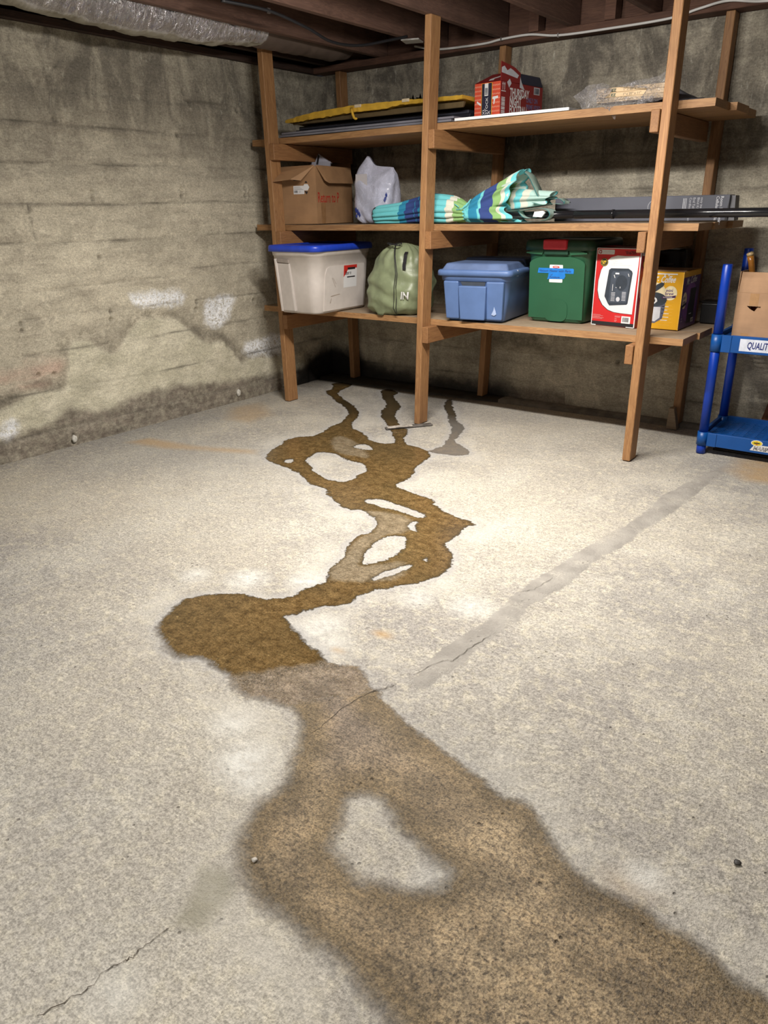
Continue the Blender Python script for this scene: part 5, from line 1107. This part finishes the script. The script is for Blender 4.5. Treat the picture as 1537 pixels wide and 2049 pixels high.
decal('side_print', [white_p, cnv, lt, plain('dusty_blue_print', (0.16, 0.12, 0.24))], t, [
    lambda b: [add_text(b, s_, R4(0.0008), 0.062, z, 0.044, 0.60, 0, 0, 0, 0.03) for s_, z in (('THURSDAY', 0.098), ('NIGHT', 0.066), ('FOOTBALL', 0.034))],
    lambda b: barcode(b, R4(0.0008), 0.006, 0.030, 0.010, 0.095, 0, True), lambda b: add_poly(b, rect(0.004, 0.034, 0.112, 0.115), R4(0.0008), 0),
    lambda b: [add_poly(b, [(x, 0.118), (x+0.003, 0.118), (x+0.003, 0.138), (x+0.006, 0.138), (x+0.0015, 0.148), (x-0.003, 0.138), (x, 0.138)], R4(0.0008), 0) for x in (0.012, 0.024)],
    lambda b: [add_text(b, s_, R4(0.0008), 0.180, z, 0.026, 0.7, 0, 3, 0, 0.04) for s_, z in (('ONLY ON', 0.084), ('PRIME VIDEO', 0.058))],
    lambda b: add_poly(b, rect(0.232, 0.275, 0.118, 0.146), R4(0.0008), 2), lambda b: barcode(b, R4(0.0012), 0.236, 0.271, 0.121, 0.143, 1),
    lambda b: add_poly(b, [(0.002, h+0.030), (0.11, h+0.018), (0.12, h+0.03), (0.08, h+0.045), (0.06, h+0.05), (0.04, h+0.04), (0.02, h+0.055), (0.002, h+0.048)], R4(0.0008), 2),
    lambda b: add_poly(b, [(0.04, h-0.002), (0.058, h+0.012), (0.07, h-0.004), (0.055, h-0.022)], R4(0.0012), 2),
    lambda b: add_poly(b, [(0.130, h+0.025), (0.128, h-0.015), (0.165, h-0.022), (0.150, h-0.006), (0.140, h+0.006)], R4(0.0012), 2)])
decal('torn_patch', white_p, t, [lambda b: add_poly(b, [(0.08, 0.012), (0.11, 0.015), (0.10, 0.03), (0.135, 0.045), (0.12, 0.06), (0.09, 0.04), (0.10, 0.05), (0.07, 0.03)], lambda a, c: Vector((a, c, h+0.0010+c*0.47)))])
# white board
o = thing('white_board', 'long thin bright white board on the front edge of the top shelf', 'board', (-2.415, 3.872, ZT+0.001), 0)
o.rotation_euler = (0, 0, math.radians(-0.5))
box('board_core', plain('white_melamine', (0.86, 0.86, 0.86), 0.3, 0.02), o, 0, 0.66, 0, 0.155, 0, 0.0135, 0, 0.001, 1); box('edge_band', plain('grey_band', (0.45, 0.45, 0.45), 0.4), o, 0.6605, 0.662, 0.002, 0.153, 0.001, 0.0125)
# bundle of small cedar boards wrapped in clear film
o = thing('board_bundle', 'small bundle of pale stamped boards in torn clear wrap on the top shelf', 'boards', (-1.625, 3.885, ZT+0.020), math.radians(1))
bw = wood('pale_board_wood', (0.50, 0.36, 0.20), (0.66, 0.50, 0.31), 'x', 0.6)
for i in range(3):
    box('thin_board', bw, o, -0.003*i+0.003, 0.345, 0.002*i, 0.09, i*0.0205, i*0.0205+0.0195, 0, 0.001, 1)
f = FX
decal('stamped_lettering', [plain('stamp_green', (0.03, 0.06, 0.03)), plain('stamp_grey', (0.20, 0.16, 0.10))], o, [
    lambda b: [(add_text(b, 'HOU', f(0.0006), 0.038, 0.003+z, 0.016, 1.0, 0, 1), add_text(b, 'EZ', f(0.0006), 0.073, 0.003+z, 0.017, 1.1, 0, 0, 0, 0.03), add_text(b, '1" x 25" x 11"', f(0.0006), 0.128, 0.004+z, 0.014, 1.1, 0, 1)) for z in (0.0205, 0.041)]])
def clear_film(name):
    t = NT(name); p = t.obj(); n = t.noise(p, 16, 4, 0.6, 2.0); n2 = t.noise(p, 45, 3, 0.6, 2.0)
    rid = t.ramp(t.math('ABSOLUTE', t.math('SUBTRACT', n, 0.5)), 0.0, 0.04, 1.0, 0.0)
    rid2 = t.ramp(t.math('ABSOLUTE', t.math('SUBTRACT', n2, 0.5)), 0.0, 0.03, 0.5, 0.0)
    t.out((0.60, 0.58, 0.60), 0.10, t.bump(t.math('ADD', rid, rid2), 0.9, 0.008))
    t.l(t.ramp(t.math('MAXIMUM', rid, rid2), 0.0, 1.0, 0.18, 0.75), t.b.inputs['Alpha'])
    return t.m
cf = clear_film('clear_wrap_film')
def crumple(name, pts, parent, amp, seed, sub=26, yb=0.05):
    """bulged sheet over an outline (x,z)"""
    bm = bmesh.new(); cx = sum(p[0] for p in pts)/len(pts); cz = sum(p[1] for p in pts)/len(pts)
    P = []; m_ = len(pts)
    for i in range(m_):
        for k in range(6):
            s = k/6; P.append((pts[i][0]*(1-s)+pts[(i+1) % m_][0]*s, pts[i][1]*(1-s)+pts[(i+1) % m_][1]*s))
    rg = []
    for j in range(1, 11):
        r = j/10
        rg.append([Vector((cx+(x-cx)*r, -yb*(1-r*r)+amp*mn.noise(Vector((x*30*r+seed, z*30*r, r*3)))+0.5*amp*mn.noise(Vector((x*90+seed, z*90, r*9))), cz+(z-cz)*r+amp*0.5*mn.noise(Vector((x*60, z*60+seed, r))))) for x, z in P])
    V_ = [[bm.verts.new(p) for p in r] for r in rg]; c = bm.verts.new((cx, -yb, cz)); N = len(P)
    for k in range(N): bm.faces.new((c, V_[0][k], V_[0][(k+1) % N]))
    for A, B in zip(V_[:-1], V_[1:]):
        for k in range(N): bm.faces.new((A[k], B[k], B[(k+1) % N], A[(k+1) % N]))
    return build(name, bm, cf, parent, True)
crumple('clear_wrap', [(-0.115, 0.040), (-0.085, 0.008), (-0.055, -0.035), (0.02, -0.040), (0.08, -0.055), (0.10, -0.075), (0.115, -0.055), (0.20, -0.030), (0.27, -0.012), (0.28, 0.01), (0.12, 0.014), (0.0, 0.008), (-0.035, 0.015), (-0.04, 0.055), (0.0, 0.072), (0.05, 0.062), (0.08, 0.048), (0.06, 0.070), (0.03, 0.085), (-0.04, 0.082)], o, 0.012, 3.0, yb=0.035)
crumple('clear_wrap', [(0.20, -0.02), (0.235, -0.045), (0.25, -0.02), (0.34, -0.005), (0.365, 0.05), (0.37, 0.11), (0.32, 0.105), (0.28, 0.085), (0.18, 0.082), (0.10, 0.062), (0.22, 0.06), (0.245, 0.03)], o, 0.012, 8.0, yb=0.03)
# dark cloth bundle behind the right post
o = thing('folded_tarp', 'dark grey folded cloth on the top shelf behind the right-hand front post', 'cloth', (-1.36, 4.17, ZT+0.001), 0)
bm = bmesh.new(); rg = []
for i in range(20):
    u = i/19; hx = 0.19*(1-u*0.75); rg.append([Vector((hx*math.cos(a)*(1+0.08*mn.noise(Vector((a*2, u*3, 0))))-0.03*u, 0.14*(1-u*.6)*math.sin(a)*(1+0.08*mn.noise(Vector((a*2, u*3, 5)))), 0.085*u*(1+0.2*mn.noise(Vector((math.cos(a)*2, math.sin(a)*2, 3)))))) for a in np.linspace(0, 2*math.pi, 40, endpoint=False)])
add_rings(bm, rg); build('cloth_heap', bm, cloth('charcoal_cloth', (0.10, 0.10, 0.115), 0.8), o)
bm = bmesh.new(); add_tube(bm, [(-0.19, -0.11, 0.012), (-0.06, -0.145, 0.012), (0.06, -0.145, 0.012), (0.19, -0.11, 0.012)], 0.010, 8); build('folded_edge', bm, cloth('charcoal_edge', (0.13, 0.13, 0.15), 0.8), o)
# ------------------------------------------------------------------ ceiling services
def foil_mat():
    t = NT('duct_foil'); p = t.obj()
    q = t.sc(p, (9, 30, 9)); n = t.noise(q, 1.0, 5, 0.7, 1.5); n2 = t.noise(t.sc(p, (20, 70, 20)), 1.0, 3, 0.6, 1.0); lw = t.noise(p, 3, 3)
    h = t.math('ADD', n, t.math('MULTIPLY', n2, 0.4))
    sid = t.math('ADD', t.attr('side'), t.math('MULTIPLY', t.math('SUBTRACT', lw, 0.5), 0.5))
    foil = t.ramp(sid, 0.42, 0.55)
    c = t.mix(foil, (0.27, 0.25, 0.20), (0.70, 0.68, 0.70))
    nm = t.n('ShaderNodeBump'); nm.inputs['Distance'].default_value = 0.03; t.l(h, nm.inputs['Height']); t.l(t.mixf(foil, 0.15, 1.0), nm.inputs['Strength'])
    return t.out(c, t.mixf(foil, 0.8, 0.20), nm.outputs[0], Metallic=t.math('MULTIPLY', foil, 0.95))
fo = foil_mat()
o = thing('insulated_duct', 'sagging foil-wrapped insulated duct under the joists along the left wall', 'duct', (-3.62, 0, 2.22))
def duct(name, ys, rr, zc, xc, mat, seed, side=True, wr=0.012):
    bm = bmesh.new(); NA = 56; rg = []; sd = []
    for i, y in enumerate(ys):
        r0 = float(np.interp(y, *rr)); z0 = float(np.interp(y, *zc)); x0 = float(np.interp(y, *xc)); ring = []
        for k in range(NA):
            a = 2*math.pi*k/NA; ca, sa = math.cos(a), math.sin(a)
            ri = wr*mn.noise(Vector((ca*2.5, sa*2.5, y*17+seed)))+wr*1.1*abs(mn.noise(Vector((ca*3, sa*3, y*55+seed))))*(1.0 if math.sin(a+1.25) > -0.1 else 0.15)
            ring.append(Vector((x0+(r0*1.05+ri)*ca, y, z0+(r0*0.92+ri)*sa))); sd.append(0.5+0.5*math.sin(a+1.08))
        rg.append(ring)
    add_rings(bm, rg); ob = build(name, bm, mat, o)
    set_attr(ob.data, 'side', sd)
    return ob
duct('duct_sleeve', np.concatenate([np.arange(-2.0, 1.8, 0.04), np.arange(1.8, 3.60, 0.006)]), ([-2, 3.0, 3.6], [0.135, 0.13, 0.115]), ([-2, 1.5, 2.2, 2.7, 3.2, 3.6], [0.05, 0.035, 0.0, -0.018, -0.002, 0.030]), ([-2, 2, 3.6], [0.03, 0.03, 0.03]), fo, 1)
kd = card('duct_jacket', (0.13, 0.095, 0.075)); 
bm = bmesh.new(); rg = []
for y in np.arange(3.58, 4.50, 0.015):
    r0 = float(np.interp(y, [3.58, 3.62, 3.9, 4.3, 4.44, 4.50], [0.105, 0.125, 0.13, 0.12, 0.085, 0.03])); z0 = float(np.interp(y, [3.58, 4.0, 4.5], [0.035, 0.045, 0.035]))
    rg.append([Vector((0.0+(r0+0.006*mn.noise(Vector((math.cos(a)*2, math.sin(a)*2, y*9))))*math.cos(a), y, z0+r0*0.9*math.sin(a)+0.004*mn.noise(Vector((a, y*20, 0))))) for a in np.linspace(0, 2*math.pi, 44, endpoint=False)])
add_rings(bm, rg); build('duct_end_jacket', bm, kd, o)
# square junction cover
o = thing('junction_cover', 'small square white cover plate hanging from a joist', 'cover plate', (-2.93, 4.215, 2.17), math.radians(20))
wpl = plain('white_plastic', (0.68, 0.68, 0.66), 0.5, 0.03)
box('cover_plate', wpl, o, -0.055, 0.055, -0.055, 0.055, -0.004, 0.004, 0, 0.003, 1); box('mount_block', wj, o, -0.03, 0.03, -0.03, 0.03, 0.0045, 0.0098)
# cables
def cable(name, pts, r, mat, label, clip=None):
    o = thing(name, label, 'cable', pts[0]); P = [Vector(p)-Vector(pts[0]) for p in pts]; Q = []
    for i in range(len(P)-1):
        p0, p1, p2, p3 = P[max(i-1, 0)], P[i], P[i+1], P[min(i+2, len(P)-1)]
        for k in range(8):
            s = k/8; Q.append(0.5*((2*p1)+(p2-p0)*s+(2*p0-5*p1+4*p2-p3)*s*s+(3*p1-p0-3*p2+p3)*s**3))
    Q.append(P[-1]); bm = bmesh.new(); add_tube(bm, Q, r, 8); build('sheath', bm, mat, o)
    if clip:
        for c in clip:
            q = P[c]; box('staple', steel, o, q.x-0.004, q.x+0.004, q.y-r*1.4, q.y+r, q.z-r*1.5, q.z+r*1.5)
    return o
cable('white_cable', [(-3.12, 4.515, 2.205), (-2.95, 4.512, 2.168), (-2.75, 4.515, 2.160), (-2.60, 4.518, 2.160), (-2.50, 4.515, 2.167), (-2.32, 4.515, 2.168), (-2.14, 4.515, 2.142), (-1.85, 4.515, 2.137), (-1.53, 4.515, 2.140), (-1.38, 4.515, 2.163), (-1.24, 4.51, 2.176), (-1.06, 4.515, 2.150), (-0.7, 4.515, 2.150)], 0.0065, wpl, 'white electrical cable running along the sill above the shelving', [4, 6])
cable('black_cable', [(-3.06, 2.85, 2.165), (-3.0, 3.10, 2.155), (-2.985, 3.35, 2.120), (-2.99, 3.55, 2.085), (-2.96, 3.75, 2.090), (-2.89, 3.95, 2.135), (-2.85, 4.05, 2.16)], 0.0075, blackc, 'black cable looping below the ceiling joists left of the middle post', [1])
# ------------------------------------------------------------------ blue plastic shelving at right
BL = plain('blue_shelf_plastic', (0.004, 0.075, 0.30), 0.38, 0.06, 8); BLP = plain('blue_pole_plastic', (0.004, 0.045, 0.40), 0.35, 0.06, 8)
t = thing('blue_plastic_shelving', 'bright blue plastic shelving unit with round poles at the right edge', 'shelving', (-0.975, 4.13, 0))
SW, SD = 0.90, 0.42
for x, y in ((0, 0), (SW-0.05, 0), (0.0, SD-0.02), (SW-0.05, SD-0.02)):
    zt = 0.974 if y == 0 else 1.03
    segs = ((0.003, 0.048), (0.122, 0.545), (0.637, zt))
    for a, b in segs:
        bm = bmesh.new(); n = 20
        add_tube(bm, [(x, y, a), (x, y, b-0.003), (x, y, b)], [0.0235, 0.0235, 0.021], 20); build('pole', bm, BLP, t)
for z0, z1 in ((0.049, 0.121), (0.548, 0.634)):
    nm = 'deck'
    bm = bmesh.new()
    for x, y in ((0, 0), (SW-0.05, 0), (0, SD-0.02), (SW-0.05, SD-0.02)): add_tube(bm, [(x, y, z0), (x, y, z1)], 0.0285, 20)
    X1, Y1 = SW-0.05, SD-0.02
    add_box(bm, 0.028, 0.075, -0.0235, 0.0, z0, z1-0.001, 0, 0.002, 1); add_box(bm, 0.072, X1-0.028, -0.020, 0.0, z0+0.001, z1, 0, 0.002, 1)
    add_box(bm, 0.028, X1-0.028, Y1, Y1+0.020, z0, z1, 0, 0.002, 1)
    for xx in (-0.018, X1): add_box(bm, xx, xx+0.018, 0.028, Y1-0.028, z0, z1, 0, 0.002, 1)
    build('shelf_rim', bm, BL, t)
    # slotted deck built as a lattice
    bm = bmesh.new(); zd = z1-0.022; nx, ny = 15, 14; bx, by = (X1)/nx, Y1/ny
    for j in range(ny+1):
        y = min(max(j*by, 0.006), Y1-0.006); add_box(bm, 0.0, X1, y-0.0045, y+0.0045, zd-0.004, zd)
    for i in range(nx+1):
        x = min(max(i*bx, 0.014), X1-0.014); add_box(bm, x-0.011, x+0.011, 0.0, Y1, zd-0.0045, zd-0.0005)
    dk_ = build('slotted_deck', bm, BL, t)
f = lambda e: (lambda a, b: Vector((a, -0.020-e, b)))
decal('shelf_sign', [plain('sign_white', (0.66, 0.70, 0.80), 0.4), plain('sign_navy', (0.01, 0.02, 0.16), 0.4)], t, [
    lambda b: add_poly(b, rect(0.115, 0.62, 0.562, 0.622), f(0.0006), 0), lambda b: add_text(b, 'QUALITY MARINE', f(0.0012), 0.150, 0.576, 0.048, 0.56, 0.08, 1, 0, 0.02)])
decal('shelf_sticker', [white_p, plain('sticker_yellow', (0.75, 0.60, 0.03), 0.4), plain('sticker_red', (0.5, 0.05, 0.03)), lt, black_p], t, [
    lambda b: add_poly(b, [(0.243, 0.063), (0.40, 0.063), (0.40, 0.095), (0.262, 0.095)], f(0.0006), 0), lambda b: add_poly(b, ell(0.272, 0.104, 0.028, 0.0155), f(0.0009), 0), lambda b: add_poly(b, ell(0.272, 0.104, 0.0245, 0.0125), f(0.0012), 1),
    lambda b: add_poly(b, rect(0.258, 0.286, 0.101, 0.107), f(0.0015), 4), lambda b: add_poly(b, [(0.268, 0.109), (0.276, 0.109), (0.272, 0.114)], f(0.0015), 2), lambda b: add_poly(b, ell(0.272, 0.097, 0.006, 0.0025), f(0.0015), 2),
    lambda b: add_text(b, 'MARINE', f(0.0015), 0.258, 0.068, 0.028, 0.9, 0.25, 4, 0, 0.03), lambda b: add_text(b, 'MARINE', f(0.002), 0.260, 0.069, 0.026, 0.9, 0.25, 3, 0, 0.0)])
# cardboard box on the blue shelf
w, d, h = 0.30, 0.24, 0.222
t = thing('cardboard_box', 'open tan cardboard box with a half-round hand hole on the blue plastic shelf', 'box', (-0.925, 4.195, 0.6145), math.radians(-2))
hh = [(0.052, 0.158), (0.118, 0.158), (0.113, 0.140), (0.098, 0.133), (0.088, 0.134), (0.070, 0.143)]
bm = bmesh.new()
# front wall with a real opening: strips around the hole
out = [(0, 0), (w, 0), (w, h), (0, h)]
def sheet(bm, pts): add_prism(bm, pts, lambda a, b: Vector((a, 0, b)), lambda a, b: Vector((a, 0.004, b)))
sheet(bm, [(0, 0), (w, 0), (w, 0.133), (0.098, 0.133), (0.088, 0.134), (0.0, 0.133)])
sheet(bm, [(0, 0.133), (0.088, 0.134), (0.070, 0.143), (0.052, 0.158), (0, 0.158)]); sheet(bm, [(0.098, 0.133), (w, 0.133), (w, 0.158), (0.118, 0.158), (0.113, 0.140)]); sheet(bm, [(0, 0.158), (w, 0.158), (w, h), (0, h)])
add_box(bm, 0, w, d-0.004, d, 0, h); add_box(bm, 0, 0.004, 0.004, d-0.004, 0, h); add_box(bm, w-0.004, w, 0.004, d-0.004, 0, h); add_box(bm, 0.004, w-0.004, 0.004, d-0.004, 0, 0.004)
build('box_walls', bm, kraft_lt, t)
bm = bmesh.new(); add_box(bm, 0.004, w, -0.001, 0.003, h, h+0.098, 0, top=(0.004, 0, 0.004, 0.004)); build('flap', bm, kraft_lt, t)
bm = bmesh.new(); add_box(bm, -0.004, 0.0, 0.006, d, h-0.01, h+0.100, 0, top=(0.002, 0.002, 0, 0)); build('flap', bm, kraft_lt, t)
bm = bmesh.new(); add_box(bm, 0.09, w, d-0.003, d, h, h+0.14, 0, top=(0, 0, 0.01, 0.01)); build('flap', bm, kraft_lt, t)
bm = bmesh.new(); add_box(bm, 0.084, 0.113, 0.010, 0.013, 0.125, 0.156, 0, top=(0.02, 0, 0.0, 0.0)); build('pushed_in_tab', bm, kraft_lt, t)
decal('packing_tape', plain('tan_tape', (0.42, 0.245, 0.12), 0.25), t, [lambda b: add_poly(b, rect(0.062, 0.104, 0.160, h-0.003), FX(0.0006)), lambda b: add_poly(b, rect(0.045, 0.08, 0.002, 0.024), FX(0.0006))])
o = thing('tool_handle', 'amber tool handle sticking out of the tan box on the blue shelf', 'tool', (-0.888, 4.27, 0.622), 0)
am = plain('amber_handle', (0.30, 0.12, 0.02), 0.25, 0.2, 20)
bm = bmesh.new(); add_tube(bm, [(0.045, 0.03, 0.0), (0.015, 0.02, 0.22), (-0.012, 0.0, 0.355), (-0.020, -0.003, 0.385)], [0.010, 0.012, 0.0155, 0.016], 14); build('handle', bm, am, o)
bm = bmesh.new(); add_tube(bm, [(-0.020, -0.003, 0.3855), (-0.023, -0.004, 0.398), (-0.025, -0.005, 0.402)], [0.0175, 0.0175, 0.010], 14); build('end_cap', bm, plain('tan_cap', (0.42, 0.31, 0.16), 0.3), o)
# black strips on the floor under the blue shelf
sm = plain('black_rubber', (0.012, 0.011, 0.010), 0.45, 0.3, 10); sm2 = plain('brown_strip_edge', (0.20, 0.15, 0.12), 0.5)
for i in range(3):
    o = thing('black_strip', ('bottom', 'middle', 'top')[i]+' long black strip in the stack on the floor under the blue shelf', 'strip', (-0.935+0.012*i, 4.215+0.012*i, 0.003+i*0.0125), math.radians(-1), 'black strips under the blue shelf')
    box('strip_body', sm, o, 0, 0.78, 0, 0.16, 0, 0.0105, 0, 0.002, 1); box('worn_edge', sm2, o, 0.01, 0.78, -0.001, 0.0, 0.0085, 0.0103)
# brown board leaning on the back wall behind the blue shelf
o = thing('brown_plank', 'dark rusty brown plank standing against the back wall behind the blue shelf', 'plank', (-0.80, 4.575, 0.024), 0)
wbk = wood('rusty_plank', (0.13, 0.045, 0.015), (0.24, 0.10, 0.04), 'z'); box('plank_board', wbk, o, 0, 0.20, 0, 0.022, 0, 0.46, 0, 0.002, 1, top=(0.09, 0.0, 0.012, 0.012)); box('end_grain', plain('plank_end', (0.12, 0.06, 0.03)), o, 0.093, 0.197, 0.013, 0.033, 0.461, 0.464)
# ------------------------------------------------------------------ loose bits on the floor
def pebble(name, x, y, r, mat, lab, cat='pebble', fl=0.5, seed=0):
    bm = bmesh.new(); bmesh.ops.create_icosphere(bm, subdivisions=2, radius=r)
    for v in bm.verts:
        v.co *= 1+0.35*mn.noise(v.co*(1.2/r)+Vector((seed, 0, 0))); v.co.z *= fl
    mz = min(v.co.z for v in bm.verts)
    z = float(fz(np.array([x]), np.array([y]))[0])
    for v in bm.verts: v.co.z -= mz
    ob = build(name, bm, mat, None, True); ob.location = (x, y, z+0.0013); tag(ob, lab, cat); return ob
dkst = plain('dark_stone', (0.05, 0.045, 0.04), 0.6, 0.4, 80); pst = plain('pale_stone', (0.5, 0.47, 0.42), 0.7, 0.3, 80)
pebble('stone_chip', -0.130, 1.343, 0.0075, dkst, 'dark chip on the dry floor at the far right of the foreground', 'stone', 0.35, 1)
pebble('stone_chip', -0.935, 0.765, 0.0065, pst, 'pale chip at the left tip of the dry island in the damp patch', 'stone', 0.5, 5)
# broken lower lip where the wall pipe stub meets the floor
st = plain('lime_white', (0.62, 0.60, 0.54), 0.9, 0.2, 60, 0.5)
for (y, z, r, lab) in ((2.285, 0.040, 0.016, 'chalky white tie stub low on the left wall near the floor'), (3.581, 0.062, 0.018, 'grey crusted tie stub low on the left wall near the left post')):
    bm = bmesh.new(); bmesh.ops.create_icosphere(bm, subdivisions=2, radius=r)
    for v in bm.verts: v.co *= 1+0.3*mn.noise(v.co*90); v.co.x *= 0.7; v.co.z *= 1.5
    ob = build('tie_stub', bm, st, None, True); ob.location = (XW+0.022, y, z); tag(ob, lab, 'tie stub')
